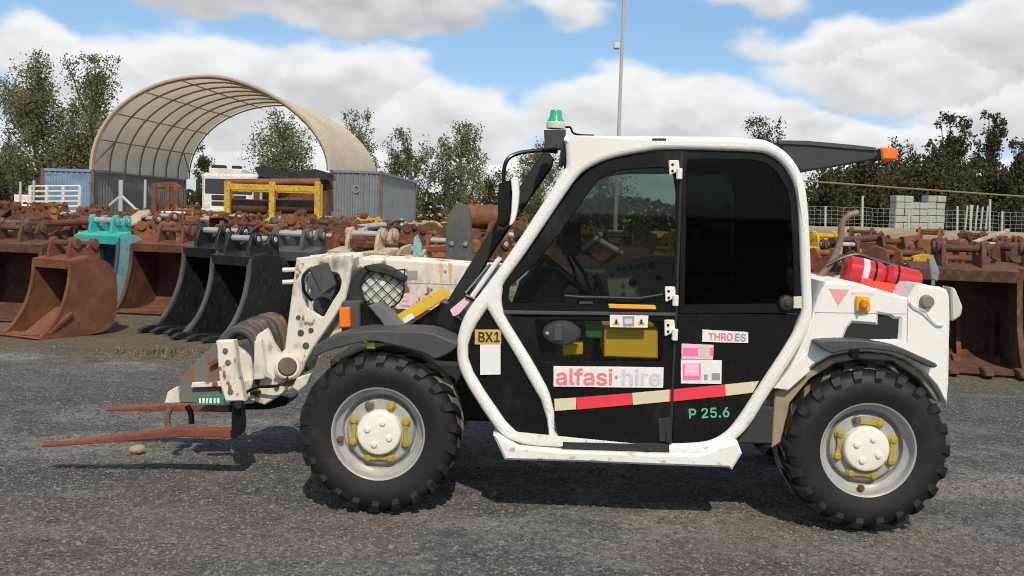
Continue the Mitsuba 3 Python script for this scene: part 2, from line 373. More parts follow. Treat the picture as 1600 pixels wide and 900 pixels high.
wheel(FWX, R - .008, 0, .0, False); wheel(RWX, R + .004, 0, .07, False)
wheel(FWX, R - .008, 1.80, .1, True); wheel(RWX, R + .004, 1.80, .4, True)

# ---- chassis
v('chassis', cat(cbox((1.15, .95, .56), (3.1, .74, .34), .02), cbox((1.2, .95, .82), (2.2, .6, .3), .02)), 'm_black_matt')
v('front_axle', cat(cyl((FWX, .25, R), (FWX, 1.55, R), .085, 16), cbox((FWX, .9, R + .02), (.28, .5, .26), .04)), 'm_chassis')
v('rear_axle', cat(cyl((RWX, .25, R), (RWX, 1.55, R), .085, 16), cbox((RWX, .9, R + .02), (.28, .5, .26), .04)), 'm_chassis')
v('belly_tank', cbox((1.25, .42, .47), (1.1, .5, .36), .03), 'm_black_matt')

# ---- cab
CY = .05
outer = [(884, 213), (892, 211), (960, 212), (1100, 213), (1180, 216), (1207, 223), (1232, 240), (1250, 265), (1261, 300), (1266, 360), (1269, 440), (1270, 488), (1264, 515), (1250, 543),
         (1225, 583), (1196, 628), (1172, 666), (1150, 688), (1120, 703), (1090, 709), (1040, 708), (940, 704), (877, 700), (830, 697), (800, 689), (775, 671), (750, 636), (728, 600), (716, 572), (713, 546),
         (716, 521), (724, 497), (736, 477), (760, 446), (797, 395), (840, 330), (878, 270), (885, 256)]
tri = [(761, 484), (745, 506), (737, 522), (731, 540), (731, 560), (739, 582), (757, 612), (790, 660), (805, 675), (825, 683), (858, 685), (854, 655), (845, 626), (825, 592), (808, 561)]
openg = [(789, 440), (785, 456), (784, 474), (790, 496), (808, 526), (829, 560), (846, 590), (858, 614), (866, 645), (875, 688), (960, 692), (1046, 694), (1095, 692), (1120, 685), (1140, 671), (1160, 645), (1190, 598),
         (1218, 556), (1240, 520), (1250, 498), (1254, 475), (1252, 420), (1250, 360), (1247, 312), (1240, 283), (1225, 258), (1205, 243), (1180, 237), (1100, 234), (1040, 233), (1000, 238), (950, 249), (918, 264), (897, 284), (860, 338), (821, 396)]
def soft(px, Y, n=3): return spline(SP(px, Y), n, True)
v('cab_frame', prism(soft(outer, CY), CY, CY + .11, .026, [SP(tri, CY), soft(openg, CY)], 4), 'm_white')
rx0, rz = S(890, 213, CY); rx1 = S(1225, 230, CY)[0]
v('roof', cat(prism(fillet([(rx0 + .02, rz - .08), (rx1 - .02, rz - .08), (rx1 - .06, rz - .012), (rx0 + .05, rz - .004)], .05), CY + .1, .92, .02)), 'm_white')
vs('front_side_panel', [(x + (760 - x) * -.03, y) for x, y in tri], CY + .035, CY + .05, 'm_black')
# door
dlow = [(792, 495), (808, 524), (829, 558), (847, 589), (859, 613), (868, 645), (877, 688), (878, 702), (1045, 706), (1047, 690), (1053, 580), (1056, 490)]
dwin = [(835, 500), (1036, 503), (1034, 566), (846, 564)]
DOOR = vs('door', dlow, CY + .022, CY + .045, 'm_black', b=.005, holes=[fillet(dwin, 4, 4)])
v('lower_pane', prism(SP(fillet(dwin, 4, 4), CY + .03), CY + .032, CY + .033, 0), 'g_low', DOOR, False)
v('sill', prism(SP([(879, 690), (1046, 694), (1046, 707), (879, 702)], CY - .002), CY - .002, CY + .02, .004), 'm_black_matt', DOOR)
dfr = [(787, 442), (784, 458), (785, 476), (790, 491), (1056, 490), (1064, 236), (1042, 235), (1002, 240), (952, 251), (920, 266), (899, 286), (862, 340), (823, 398)]
dgl = [(797, 447), (794, 466), (800, 474), (1042, 471), (1053, 440), (1056, 300), (1052, 272), (1040, 262), (1005, 263), (968, 266), (936, 280), (916, 306), (880, 358), (838, 412)]
DF = v('window_frame', prism(SP(dfr, CY + .022), CY + .02, CY + .045, .005, [SP(fillet(dgl, 5, 4), CY + .022)]), 'm_black', DOOR)
v('window_pane', prism(SP(fillet(dgl, 5, 4), CY + .03), CY + .033, CY + .034, 0), 'g_front', DOOR, False)
v('window_bar', prism(SP([(787, 485), (1056, 489), (1056, 494), (789, 491)], CY + .01), CY + .008, CY + .024, .003), 'm_fender', DOOR)
v('handle_bar', cat(tube([S3(882, 462, CY + .0), S3(905, 464, CY + .0), S3(1000, 466, CY + .0), S3(1036, 460, CY + .0)], .008, 8), tube([S3(905, 464, CY), S3(905, 472, CY + .03)], .007, 8), tube([S3(1030, 461, CY), S3(1034, 470, CY + .03)], .007, 8)), 'm_black_matt', DOOR)
RW = [(1066, 236), (1100, 236), (1178, 239), (1203, 245), (1223, 260), (1238, 285), (1245, 314), (1248, 360), (1250, 420), (1252, 475), (1248, 490), (1060, 490)]
vs('rear_window', RW, CY + .03, CY + .031, 'g_rear', b=0, smooth=False, label='dark tinted rear side window')
v('rear_window_seal', prism(SP(RW, CY + .026), CY + .024, CY + .05, .004, [SP([(1074, 250), (1176, 250), (1198, 256), (1214, 270), (1228, 294), (1235, 320), (1240, 420), (1240, 474), (1070, 476)], CY + .026)]), 'm_black')
vs('rear_panel', [(1058, 491), (1248, 491), (1238, 520), (1216, 556), (1188, 598), (1158, 645), (1138, 671), (1119, 685), (1095, 693), (1050, 696), (1054, 580)], CY + .024, CY + .045, 'm_black')
v('door_post', tube([S3(1065, 236, CY + .018), S3(1061, 360, CY + .018), S3(1057, 480, CY + .018), S3(1052, 580, CY + .018), S3(1047, 694, CY + .018)], .008, 8), 'm_black_matt')
for (x, y, h) in ((1054, 265, 15), (1048, 463, 15), (1047, 516, 16)):
    hk = v('hinge', cat(prism(SP(fillet([(x - 9, y - h), (x + 7, y - h), (x + 8, y + 2), (x - 8, y + h - 6)], 2, 3), CY), CY + .0, CY + .022, .003), cyl(S3(x + 8, y - 2, CY - .008), S3(x + 7, y + h, CY - .008), .016, 10)), 'm_hub')
    v('bolt', cat(*[cyl(S3(x - 3, y + q, CY + .003), S3(x - 3, y + q, CY - .006), .007, 8) for q in (-8, 2)]), 'm_black', hk)
v('hinge', cat(prism(SP([(1028, 655), (1048, 652), (1047, 690), (1030, 690)], CY + .008), CY + .004, CY + .022, .003), cyl(S3(1045, 676, CY), S3(1044, 692, CY), .013, 10)), 'm_black_matt', label='black lower door hinge')
L = v('door_catch', lathe([(.001, -.0), (.02, -.002), (.036, .004), (.042, .02), (.042, .035)], S3(1230, 474, CY - .01)), 'm_black_matt')
v('knob', lathe([(.001, -.012), (.015, -.01), (.018, .003)], S3(1231, 474, CY - .01)), 'm_hood', L)
v('tab', prism(SP([(1240, 464), (1253, 463), (1253, 482), (1240, 482)], CY - .008), CY - .008, CY + .01, .003), 'm_cream', L)
# inside
ix0, ix1 = S(800, 470, CY + .1)[0], S(1245, 400, CY + .1)[0]; iz0 = .62
v('cab_floor', cbox(((ix0 + ix1) / 2, .5, iz0 - .1), (ix1 - ix0 - .1, .78, .2), .01), 'm_interior')
v('cab_back_wall', prism([(ix1 - .06, iz0), (ix1 - .02, iz0), (ix1 - .06, 1.9), (ix1 - .16, 1.93)], CY + .11, .9, .004), 'm_interior')
v('headliner', cbox(((rx0 + rx1) / 2 + .05, .5, rz - .10), (rx1 - rx0 - .1, .78, .03), .01), 'm_interior')
fy = .92
fo, fh = SP(outer, CY), SP(openg, CY)
v('far_wall', prism(fo, fy, fy + .05, .01, [[(x, max(z, 1.08)) for x, z in SP([(797, 447), (794, 466), (800, 474), (1195, 471), (1195, 300), (1180, 262), (1005, 262), (968, 266), (936, 280), (916, 306), (880, 358), (838, 412)], CY)]]), 'm_black')
v('far_pane', prism(SP([(795, 447), (792, 468), (798, 476), (1190, 473), (1190, 300), (1180, 260), (1005, 260), (968, 264), (934, 280), (914, 306), (878, 358), (836, 412)], CY), fy + .02, fy + .021, 0), 'g_far', smooth=False)
ST = v('seat', cat(cbox((S(1140, 470, .5)[0], .5, .92), (.46, .44, .14), .04), cbox((S(1195, 470, .5)[0], .5, .75), (.4, .4, .24), .02)), 'm_seat')
v('backrest', xf(cbox((0, 0, 0), (.13, .44, .66), .05), move(S(1185, 380, .5)[0], .5, 1.27) @ roty(-.12 * -1)), 'm_seat', ST)
v('headrest', cbox((S(1195, 300, .5)[0], .5, 1.66), (.09, .26, .16), .035), 'm_seat', ST)
DB = v('dashboard', cat(prism(SP([(800, 474), (812, 440), (842, 415), (872, 420), (884, 474)], .55), .32, .78, .02), prism(SP([(878, 345), (906, 348), (908, 392), (898, 402), (878, 396)], .66), .6, .74, .01)), 'm_interior')
cw = S3(887, 432, .48); ax = np.array([.62, 0, .78]); ax /= np.linalg.norm(ax); b1 = np.array([0, 1., 0]); b2 = np.cross(ax, b1)
SW = v('steering_wheel', tube([cw + .175 * (math.cos(t) * b1 + math.sin(t) * b2) for t in np.linspace(0, 2 * math.pi, 33)[:-1]], .015, 8, True), 'm_seat')
v('spoke', cat(*[tube([cw - .02 * ax, cw + .172 * (math.cos(t) * b1 + math.sin(t) * b2)], .012, 6) for t in (.3, 2.4, 4.5)], cyl(cw - ax * .45, cw + ax * .01, .035, 12)), 'm_interior', SW)
v('strut', tube([S3(846, 402, .3), S3(830, 432, .3), S3(816, 446, .3)], .028, 10), 'm_fender', label='grey tube behind the front pillar')
v('lever', cat(tube([S3(910, 470, .62), S3(896, 420, .62), S3(886, 400, .62)], .009, 8), tube([S3(944, 470, .6), S3(936, 440, .6), S3(928, 430, .6)], .016, 8)), 'm_seat')
v('lever', cat(tube([S3(928, 474, .68), S3(914, 428, .68), S3(894, 400, .68)], .012, 8)), 'm_hood')
KP = v('control_panel', prism(SP([(944, 412), (1022, 399), (1052, 404), (1052, 466), (952, 466)], .70), .70, .74, .006), 'm_panel')
rng = random.Random(5)
for (x, y, r, m) in [(966, 421, 4, 'm_blue'), (975, 420, 4, 'm_blue'), (985, 418, 4, 'm_blue'), (995, 416, 4, 'm_blue'), (1004, 416, 3.5, 'm_blue'), (1017, 415, 6, 'm_seat'), (988, 441, 7, 'm_seat'), (1029, 434, 6, 'm_seat'), (1010, 432, 4, 'm_yellow'),
                     (1014, 446, 4, 'm_yellow'), (974, 446, 3, 'm_red'), (997, 454, 5, 'm_cowl'), (974, 458, 4, 'm_cowl'), (1019, 456, 3, 'm_seat'), (956, 430, 3, 'm_seat'), (1040, 450, 3, 'm_seat')]:
    v('knob', lathe([(.001, -.016), (r * .0026, -.014), (r * .0031, .004)], S3(x, y, .70), 12), m, KP)
v('instrument_light', prism(SP([(951, 372), (971, 373), (971, 381), (951, 380)], .72), .70, .74, .004), 'm_cream', label='pale yellow tag inside the cab')
v('seat_base', cat(prism(SP([(944, 511), (1028, 514), (1028, 561), (944, 558)], .13), .13, .6, .008)), 'm_mustard', label='yellow panel behind the lower door glass')
v('pedal_plate', prism(SP([(879, 538), (911, 537), (911, 554), (880, 556)], .14), .14, .3, .006), 'm_mustard', label='small yellow plate behind the lower door glass')
v('green_box', prism(SP([(914, 505), (940, 504), (940, 528), (916, 528)], .14), .14, .22, .004), 'm_green_sign')
SPK = v('oval_mirror', lathe([(.001, -.022), (.04, -.024), (.085, -.020), (.098, -.008), (.10, .012)], (0, 0, 0)) .apply_transform(move(*S3(878, 520, CY)) @ np.diag([1., 1, .64, 1])), 'm_hood', DOOR)
v('boss', cat(cbox(S3(872, 520, CY - .024), (.05, .02, .09), .008)), 'm_fender', SPK)
v('boss', lathe([(.001, -.012), (.010, -.01), (.012, .004)], S3(855, 521, CY - .022), 12), 'm_metal', SPK)
# far pillar, windscreen top trim
def Sq(px, Y): return SP(px, Y)
vs('pillar_guard', [(849, 236), (858, 238), (866, 248), (862, 262), (772, 392), (724, 474), (710, 488), (694, 486), (700, 468), (776, 345)], .62, .74, 'm_strip', b=.01, label='broad black slanted guard ahead of the front pillar')
v('guard_rail', tube([S3(766, 412, .45), S3(728, 458, .45)], .007, 8), 'm_metal')
v('guard_rail', tube([S3(782, 402, .4), S3(738, 464, .4)], .016, 8), 'm_white')
v('guard_foot', cat(prism(SP([(690, 470), (716, 478), (728, 500), (726, 522), (700, 520), (682, 506)], .5), .42, .7, .01), tube([S3(728, 462, .4), S3(748, 470, .4)], .012, 8), tube([S3(712, 494, .4), S3(726, 504, .4)], .014, 8)), 'm_black')
v('warning_sticker', prism(SP([(703, 484), (731, 461), (737, 468), (716, 492), (708, 494)], .41), .408, .412, 0), 'm_pale_pink')
# mirror
v('mirror_arm', tube(spline([S3(871, 237, .35), S3(845, 235, .33), S3(812, 239, .30), S3(795, 247, .28), S3(788, 262, .27), S3(787, 285, .27)], 6), .011, 8), 'm_black')
MR = v('mirror', prism(SP(fillet([(779, 286), (799, 281), (800, 340), (788, 356), (777, 352)], 4, 4), .2), .2, .36, .012), 'm_black')
v('mirror_back', prism(SP(spline([(799, 280), (808, 279), (811, 300), (809, 325), (804, 345), (796, 352), (799, 330), (800, 300)], 3, True), .19), .19, .35, .004), 'm_white', MR)
# beacon
bc = S(867, 200, .3)
v('beacon_bracket', cat(prism(SP([(850, 203), (884, 202), (885, 221), (878, 224), (875, 233), (851, 234)], .26), .26, .38, .008), prism(SP([(868, 224), (884, 221), (886, 250), (878, 262), (872, 258), (876, 234), (868, 232)], .18), .18, .24, .006)), 'm_hood')
bx, bz = S(868, 201, .32)
BE = v('beacon_base', lathe([(.001, 0), (.048, 0), (.05, .004), (.05, .03), (.046, .036), (.001, .036)][::-1], (bx, .32, bz), 28, 'z'), 'm_cream')
v('beacon_lens', lathe([(.046, .036), (.044, .044), (.034, .062), (.031, .09), (.027, .098), (.001, .101)][::-1], (bx, .32, bz), 28, 'z'), 'm_green', BE, label='green beacon lens')
v('beacon_cable', tube(spline([S3(883, 199, .34), S3(891, 199, .34), S3(896, 208, .34), S3(910, 211, .34), S3(928, 211.5, .34)], 5), .006, 6), 'm_black')
# ---- step
st = [(770, 680), (776, 679), (809, 699), (880, 705), (1020, 709.5), (1090, 711), (1153, 690), (1160, 709), (1144, 735), (1138, 731), (1020, 727), (900, 722), (789, 719)]
vs('step', st, CY - .04, CY + .22, 'm_white', b=.012)
# ---- stickers and lettering
def slab(name, px, m, Y=CY + .02, parent=TH, label=None): return v(name, prism(SP(px, Y), Y, Y + .006, 0), m, parent, False, label)
def letters(name, text, px0, px1, h_px, Y, m, parent, bold=True, label=None):
    """lettering whose baseline runs from px0 to px1"""
    a, b = S3(*px0, Y), S3(*px1, Y); t = meshkit.text_mesh(text, 1.0, .002, bold); w = t.bounds[1][0]; L = np.linalg.norm(b - a); s = L / w
    hh = h_px / 300.0; ex = (b - a) / L; ez = np.array([-ex[2], 0, ex[0]])
    M = np.eye(4); M[:3, 0], M[:3, 1], M[:3, 2], M[:3, 3] = ex * s, ez * hh, np.array([0, -1, 0]), a
    return v(name, xf(t, M), m, parent, False, label)
def rect(x0, y0, x1, y1, sl=.0): return [(x0, y0), (x1, y0 + sl), (x1, y1 + sl), (x0, y1)]
SG = slab('hire_sign', [(865, 572), (1037, 574), (1036, 606), (865, 604)], 'm_paper', CY + .012, label='white hire sign across the lower door')
letters('lettering', 'alfasi', (867, 600), (957, 601), 24, CY + .0105, 'm_letter_red', SG)
letters('lettering', '·', (959, 601), (965, 601), 24, CY + .0105, 'm_letter_grey', SG)
letters('lettering', 'hire', (969, 601), (1033, 602), 24, CY + .0105, 'm_letter_lilac', SG)
tops = [(866, 623.5), (900, 621.5), (988, 614.2), (1046, 609), (1133, 601), (1186, 595.5)]
for i in range(5):
    (x0, y0), (x1, y1) = tops[i], tops[i + 1]; hh0, hh1 = 18.5 - (i == 4) * 1, 18
    slab('tape', [(x0, y0), (x1, y1), (x1 - (i == 4) * 10, y1 + hh1), (x0 + 1, y0 + hh0)], 'm_tape_red' if i % 2 else 'm_tape_cream', CY + .016, label='red length of reflective tape' if i % 2 else 'cream length of reflective tape')
W1 = slab('warning_label', [(953, 492), (1013, 493), (1012, 512), (953, 511)], 'm_paper', CY + .005)
for x in (963, 1002): slab('triangle', [(x, 496), (x + 6, 508), (x - 6, 508)], 'm_tan', CY + .003, W1); slab('mark', [(x - 1, 500), (x + 1, 500), (x + 2, 506), (x - 2, 506)], 'm_ink', CY + .001, W1)
slab('panel', rect(973, 494, 991, 510), 'm_letter_grey', CY + .003, W1); slab('mark', rect(976, 498, 988, 506), 'm_pale_pink', CY + .001, W1)
v('reflector', prism(SP(fillet([(950, 475), (1024, 477), (1026, 484), (952, 482)], 2, 3), CY), CY + .004, CY + .02, .003), 'm_orange_strip', label='orange strip under the door window')
slab('tab', rect(905, 470, 926, 475), 'm_hood', CY + .012)
XS = slab('number_label', rect(742, 515, 783, 538), 'm_tan', CY + .022, label='yellow number label on the front side panel')
letters('lettering', 'BX1', (746, 534), (781, 534), 15, CY + .0205, 'm_ink', XS)
slab('paper_notice', [(750, 538), (782, 538), (782, 585), (750, 586)], 'm_paper', CY + .024, label='blank white paper under the number label')
TS = slab('hire_label', [(1098, 515), (1169, 519), (1169, 536), (1097, 534)], 'm_paper', CY + .016, label='small white label with red and grey letters')
letters('lettering', 'THRO', (1106, 531), (1145, 532), 11, CY + .0145, 'm_letter_red', TS); letters('lettering', 'ES', (1147, 532), (1165, 533), 11, CY + .0145, 'm_letter_grey', TS)
P1 = slab('pink_label', [(1065, 537), (1115, 539), (1114, 562), (1065, 561)], 'm_pale_pink', CY + .0165, label='upper pink and white label')
slab('block', rect(1067, 543, 1091, 556, .5), 'm_pink', CY + .0145, P1); slab('block', rect(1094, 541, 1107, 559, .5), 'm_lens_grey', CY + .0145, P1); slab('block', rect(1109, 543, 1114, 556), 'm_pink', CY + .0145, P1)
P2 = slab('pink_label', [(1064, 562), (1128, 563), (1127, 600), (1064, 599)], 'm_paper', CY + .0175, label='lower white label with a pink square')
slab('block', rect(1067, 568, 1095, 594), 'm_pink', CY + .0155, P2); slab('block', rect(1070, 569, 1092, 587), 'm_pale_pink', CY + .0138, P2); slab('block', rect(1112, 583, 1125, 594), 'm_letter_grey', CY + .0155, P2); slab('block', rect(1100, 585, 1106, 594), 'm_letter_grey', CY + .0155, P2)
letters('model_number', 'P 25.6', (1075, 654), (1140, 651), 15, CY + .0215, 'm_letter_green', TH)
slab('paint_chip', rect(1019, 216, 1041, 220), 'm_hood', CY - .001)

# ---- rear body
BY = .06
body = [(1262, 520), (1272, 488), (1280, 462), (1291, 441), (1336, 441), (1380, 454), (1420, 466), (1427, 452), (1434, 444), (1469, 448), (1480, 453), (1484, 464), (1485, 500), (1483, 600), (1480, 634), (1462, 604), (1440, 580), (1416, 563), (1390, 554),
        (1358, 550), (1330, 551), (1301, 556), (1272, 572), (1250, 592), (1232, 612), (1212, 606), (1236, 574)]
cut = [(1318, 529), (1325, 512), (1332, 505), (1372, 508), (1373, 491), (1390, 494), (1397, 499), (1406, 499), (1404, 530), (1360, 531)]
BD = vs('engine_body', body, BY, .62, 'm_white', b=.014, holes=[cut])
v('recess_shade_sheet', prism(SP([(1315, 531), (1322, 508), (1330, 502), (1370, 505), (1371, 489), (1392, 492), (1409, 497), (1407, 532)], BY), BY + .016, BY + .03, 0), 'm_strip', BD)  # black sheet filling the opening, stands in for the shade inside it
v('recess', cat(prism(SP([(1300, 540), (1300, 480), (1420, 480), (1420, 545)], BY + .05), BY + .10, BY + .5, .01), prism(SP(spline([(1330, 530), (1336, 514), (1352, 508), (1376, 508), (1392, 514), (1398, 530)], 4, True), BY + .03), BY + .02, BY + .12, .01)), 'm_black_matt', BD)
v('wing_plate', prism(SP([(1261, 553), (1266, 580), (1232, 610), (1210, 607), (1232, 580)], BY - .012), BY - .012, BY + .01, .004), 'm_white', BD)
v('seam', prism(SP([(1274, 487.5), (1418, 490), (1418, 491.2), (1274, 488.7)], BY - .001), BY - .0015, BY + .004, 0), 'm_letter_grey', BD, False)
v('seam', prism(SP([(1418, 467), (1419.2, 467), (1418, 535), (1416.8, 535)], BY - .001), BY - .0015, BY + .004, 0), 'm_letter_grey', BD, False)
v('hood_far', prism(SP([(1275, 455), (1291, 443), (1336, 443), (1420, 468), (1470, 450), (1483, 470), (1480, 600), (1275, 600)], BY), .63, 1.70, .02), 'm_white_worn')
FC = v('filler_cap', lathe([(.001, -.032), (.026, -.032), (.032, -.028), (.034, -.012), (.036, .0), (.038, .004)], S3(1447, 471, BY), 24), 'm_pipe', BD)
v('cap_strap', tube(spline([S3(1421, 472, BY - .012), S3(1428, 480, BY - .012), S3(1444, 486, BY - .02), S3(1452, 497, BY - .012), S3(1464, 508, BY - .012), S3(1474, 508, BY - .012)], 5), .004, 6), 'm_lens_grey', FC)
v('warning_triangle', prism(SP([(1295, 451), (1327, 452.5), (1310, 478)], BY - .002), BY - .003, BY + .004, 0), 'm_rose', BD, False)
IS = v('isolator', prism(SP(fillet([(1338, 462), (1358, 463), (1360, 486), (1338, 487)], 3, 3), BY - .02), BY - .03, BY + .005, .005), 'm_yellow', BD, label='yellow battery isolator box')
v('key', cat(lathe([(.001, -.05), (.018, -.05), (.022, -.03), (.022, .0)], S3(1348, 474, BY), 14), cbox(S3(1348, 474, BY - .055), (.012, .03, .044), .004)), 'm_orange', IS)
v('label', prism(SP([(1330, 456), (1366, 457), (1366, 461), (1330, 460)], BY - .002), BY - .003, BY + .004, 0), 'm_pale_pink', IS, False)
def fender(name, px, Y0, Y1, m):
    return v(name, prism(soft(px, Y0, 3), Y0, Y1, .008, (), 3), m)
fender('mudguard', [(1274, 535), (1300, 531), (1340, 531), (1372, 535), (1402, 541), (1432, 554), (1464, 569), (1456, 575), (1430, 563), (1402, 552), (1362, 546), (1330, 547), (1312, 550), (1298, 552)], -.03, BY + .02, 'm_fender')
v('mudguard_stay', cbox(S3(1334, 552, .0), (.04, .06, .05), .006), 'm_black')
v('arch_liner', cat(*[prism(SP(spline([(1211, 612), (1226, 606), (1258, 584), (1300, 560), (1345, 553), (1395, 557), (1440, 583), (1470, 625)], 5).tolist() + [(1464, 628), (1437, 592), (1395, 564), (1345, 560), (1304, 568), (1265, 592), (1234, 630), (1222, 690), (1206, 700)], .10), .10, .50, .006)]), 'm_mudflap')
v('rear_arm', cat(cyl(S3(1206, 620, .3), S3(1172, 690, .3), .035, 12), cyl(S3(1214, 606, .22), S3(1190, 660, .22), .05, 12)), 'm_chassis')
v('rear_arm', prism(SP([(1196, 640), (1212, 620), (1204, 690), (1178, 692)], .25), .25, .35, .01), 'm_white_worn')
v('tail_lamp', prism(SP(fillet([(1486, 448), (1493, 451), (1505, 480), (1502, 494), (1488, 503)], 4, 4), .8), .8, .95, .01), 'm_lens_grey', label='pale grey plastic tail lamp on the rear corner')
v('hose', tube(spline([S3(1252, 545, .2), S3(1264, 528, .16), S3(1270, 512, .14), S3(1270, 496, .14)], 5), .02, 8), 'm_black')
# exhaust and rails
v('exhaust_pipe', tube(spline([S3(1276, 436, .75), S3(1292, 420, .75), S3(1304, 400, .75), S3(1313, 375, .75), S3(1315, 352, .75), S3(1324, 338, .75), S3(1341, 332, .75)], 6), .019, 12), 'm_pipe')
v('guard_hoop', tube(spline([S3(1290, 416, .5), S3(1314, 404, .5), S3(1340, 398, .5), S3(1366, 406, .5), S3(1400, 416, .5), S3(1426, 424, .5), S3(1433, 432, .5), S3(1428, 448, .5)], 6), .011, 8), 'm_hood')
v('extinguisher_tray', cat(prism(SP([(1345, 432), (1358, 428), (1378, 441), (1392, 442), (1428, 452), (1422, 468), (1380, 457), (1345, 445)], .33), .33, .75, .006)), 'm_red_bracket')
# raised bonnet
vs('bonnet', [(1218, 221), (1262, 222), (1330, 228), (1368, 232), (1372, 242), (1366, 250), (1300, 262), (1255, 268), (1230, 262)], .95, 1.72, 'm_hood', b=.012, label='dark grey raised bonnet behind the cab roof')
v('bonnet_edge', prism(SP([(1216, 219), (1262, 220), (1330, 226), (1369, 230.5), (1369, 236), (1330, 233), (1262, 227), (1216, 225)], .94), .935, .95, .003), 'm_fender')
v('bonnet_strut', cyl(S3(1244, 262, 1.2), S3(1256, 450, 1.2), .014, 10), 'm_black')
v('bonnet_strut', cyl(S3(1350, 250, 1.3), S3(1338, 256, 1.3), .014, 10), 'm_black')
OL = v('indicator', prism(SP(fillet([(1376, 230), (1402, 231), (1405, 240), (1401, 251), (1378, 250)], 4, 4), 1.0), 1.0, 1.1, .012), 'm_orange', label='orange indicator lamp on the tip of the raised bonnet')
v('lamp_base', prism(SP([(1362, 236), (1378, 232), (1379, 250), (1366, 252)], 1.01), 1.01, 1.09, .008), 'm_black', OL)

# ---- front end
fender('mudguard', [(487, 548), (493, 540), (506, 532), (531, 523), (555, 518.5), (580, 516.5), (624, 517), (669, 519), (695, 528), (713, 538), (706, 549), (681, 561), (666, 554), (649, 548), (613, 539), (580, 533), (547, 539), (513, 548), (492, 557)], -.02, .30, 'm_fender')
v('mudguard_bracket', cbox(S3(580, 539, .05), (.05, .05, .035), .005), 'm_yellow')
CW = v('cowl', cat(prism(SP([(575, 478), (590, 474), (604, 484), (628, 514), (632, 524), (606, 520), (594, 500)], .24), .24, .40, .006)), 'm_cowl')
v('lamp_housing', prism(SP(fillet([(548, 476), (594, 474), (608, 496), (614, 516), (560, 518), (548, 512)], 4, 3), .30), .30, .6, .01), 'm_black')
IN = v('indicator', prism(SP(fillet([(529, 481), (546, 480), (547, 512), (530, 513)], 3, 4), .24), .24, .32, .008), 'm_orange', label='orange front indicator above the front wheel')
v('lamp_base', prism(SP(fillet([(533, 472), (562, 470), (562, 516), (533, 519)], 3, 4), .265), .27, .36, .008), 'm_fender', IN)
# work lamp with wire guard
lc = S3(598, 450, .42); ld = np.array([.10, -.99, .1]); ld /= np.linalg.norm(ld)
La = np.cross([0, 0, 1.], ld); La /= np.linalg.norm(La); Lb = np.cross(ld, La); ML = np.eye(4); ML[:3, 0], ML[:3, 1], ML[:3, 2], ML[:3, 3] = La, ld, Lb, lc
if np.linalg.det(ML[:3, :3]) < 0: ML[:3, 0] *= -1
WL = v('work_lamp', xf(lathe([(.118, .015), (.122, .0), (.120, -.08), (.09, -.14), (.03, -.17), (.001, -.172)], n=32), ML), 'm_black_matt')
v('reflector', xf(lathe([(.001, -.055), (.06, -.035), (.10, -.004), (.114, .008)][::-1], n=32), ML), 'm_metal', WL)
v('lens', xf(lathe([(.001, .028), (.06, .022), (.114, .010)], n=32), ML), 'm_lens_grey', WL, label='pale round lamp glass')
gw = []
for k in range(-2, 3):
    o = k * .045; hw = math.sqrt(.12 ** 2 - o * o)
    for A, Bv in (((1, 1), (1, -1)), ((1, -1), (1, 1))):
        a, b = np.array([A[0], 0, A[1]]) / math.sqrt(2), np.array([Bv[0], 0, Bv[1]]) / math.sqrt(2)
        P = [np.array([0, .045 - .03 * (t * t), 0]) + a * t * hw + b * o for t in np.linspace(-1, 1, 7)]; gw.append(tube(P, .0028, 5))
v('wire_guard', xf(cat(*gw), ML), 'm_black', WL)
v('lamp_shroud', cat(prism(SP(spline([(566, 418), (553, 430), (546, 450), (546, 474), (568, 476), (564, 452), (567, 436), (576, 424)], 3, True), .36), .36, .56, .01), prism(SP([(568, 416), (586, 413), (606, 418), (632, 434), (631, 442), (606, 430), (576, 424)], .35), .35, .5, .008)), 'm_black_matt')
v('lamp_stay', cat(tube([S3(606, 424, .36), S3(632, 421, .36), S3(632, 442, .36)], .006, 6)), 'm_black_matt')
vs('load_chart', [(617, 494), (692, 449), (704, 462), (625, 511)], .42, .46, 'm_yellow', b=.004, label='yellow plate leaning beside the boom')
for a_, b_, m_ in ((0.1, .3, 'm_paper'), (.34, .5, 'm_orange_strip')):
    lo = lambda t, u: (621 + 76 * t + 5 * u, 503 - 47 * t + 9 * u)
    v('mark', prism(SP([lo(a_, 0), lo(b_, 0), lo(b_, .8), lo(a_, .8)], .418), .416, .42, 0), m_, TH, False)
for x in (686, 700): v('rust_stain', prism(SP([(x, 411), (x + 7, 412), (x + 5, 440), (x + 2, 446)], .918), .917, .922, 0), 'm_rust_pale', TH, False)
LCP = vs('load_chart_support', [(640, 508), (690, 474), (700, 486), (690, 512)], .48, .6, 'm_black', b=.006)
# boom
BMY = .92
BM = vs('boom', [(566, 402), (640, 405), (735, 412.5), (900, 424), (1230, 446), (1230, 520), (900, 498), (735, 490), (620, 486), (560, 470), (556, 420)], BMY, BMY + .36, 'm_white_rusty', b=.014)
v('seam', prism(SP([(600, 440), (735, 445), (735, 446.2), (600, 441.2)], BMY - .002), BMY - .003, BMY + .005, 0), 'm_letter_grey', BM, False)
letters('lettering', 'alfasi', (622, 476), (712, 482), 26, BMY - .0045, 'm_pale_pink', BM)
q = v('emblem', prism(SP(rect(635, 423, 652, 437), BMY - .003), BMY - .004, BMY + .004, 0), 'm_letter_grey', BM, False)
BMH = SP([(463, 403), (500, 399), (550, 398), (551, 410), (546, 440), (540, 467), (520, 500), (497, 533), (486, 550), (477, 566), (470, 588), (456, 596), (440, 592), (430, 578), (431, 560), (445, 545), (449, 510), (453, 480), (458, 440)], .86)
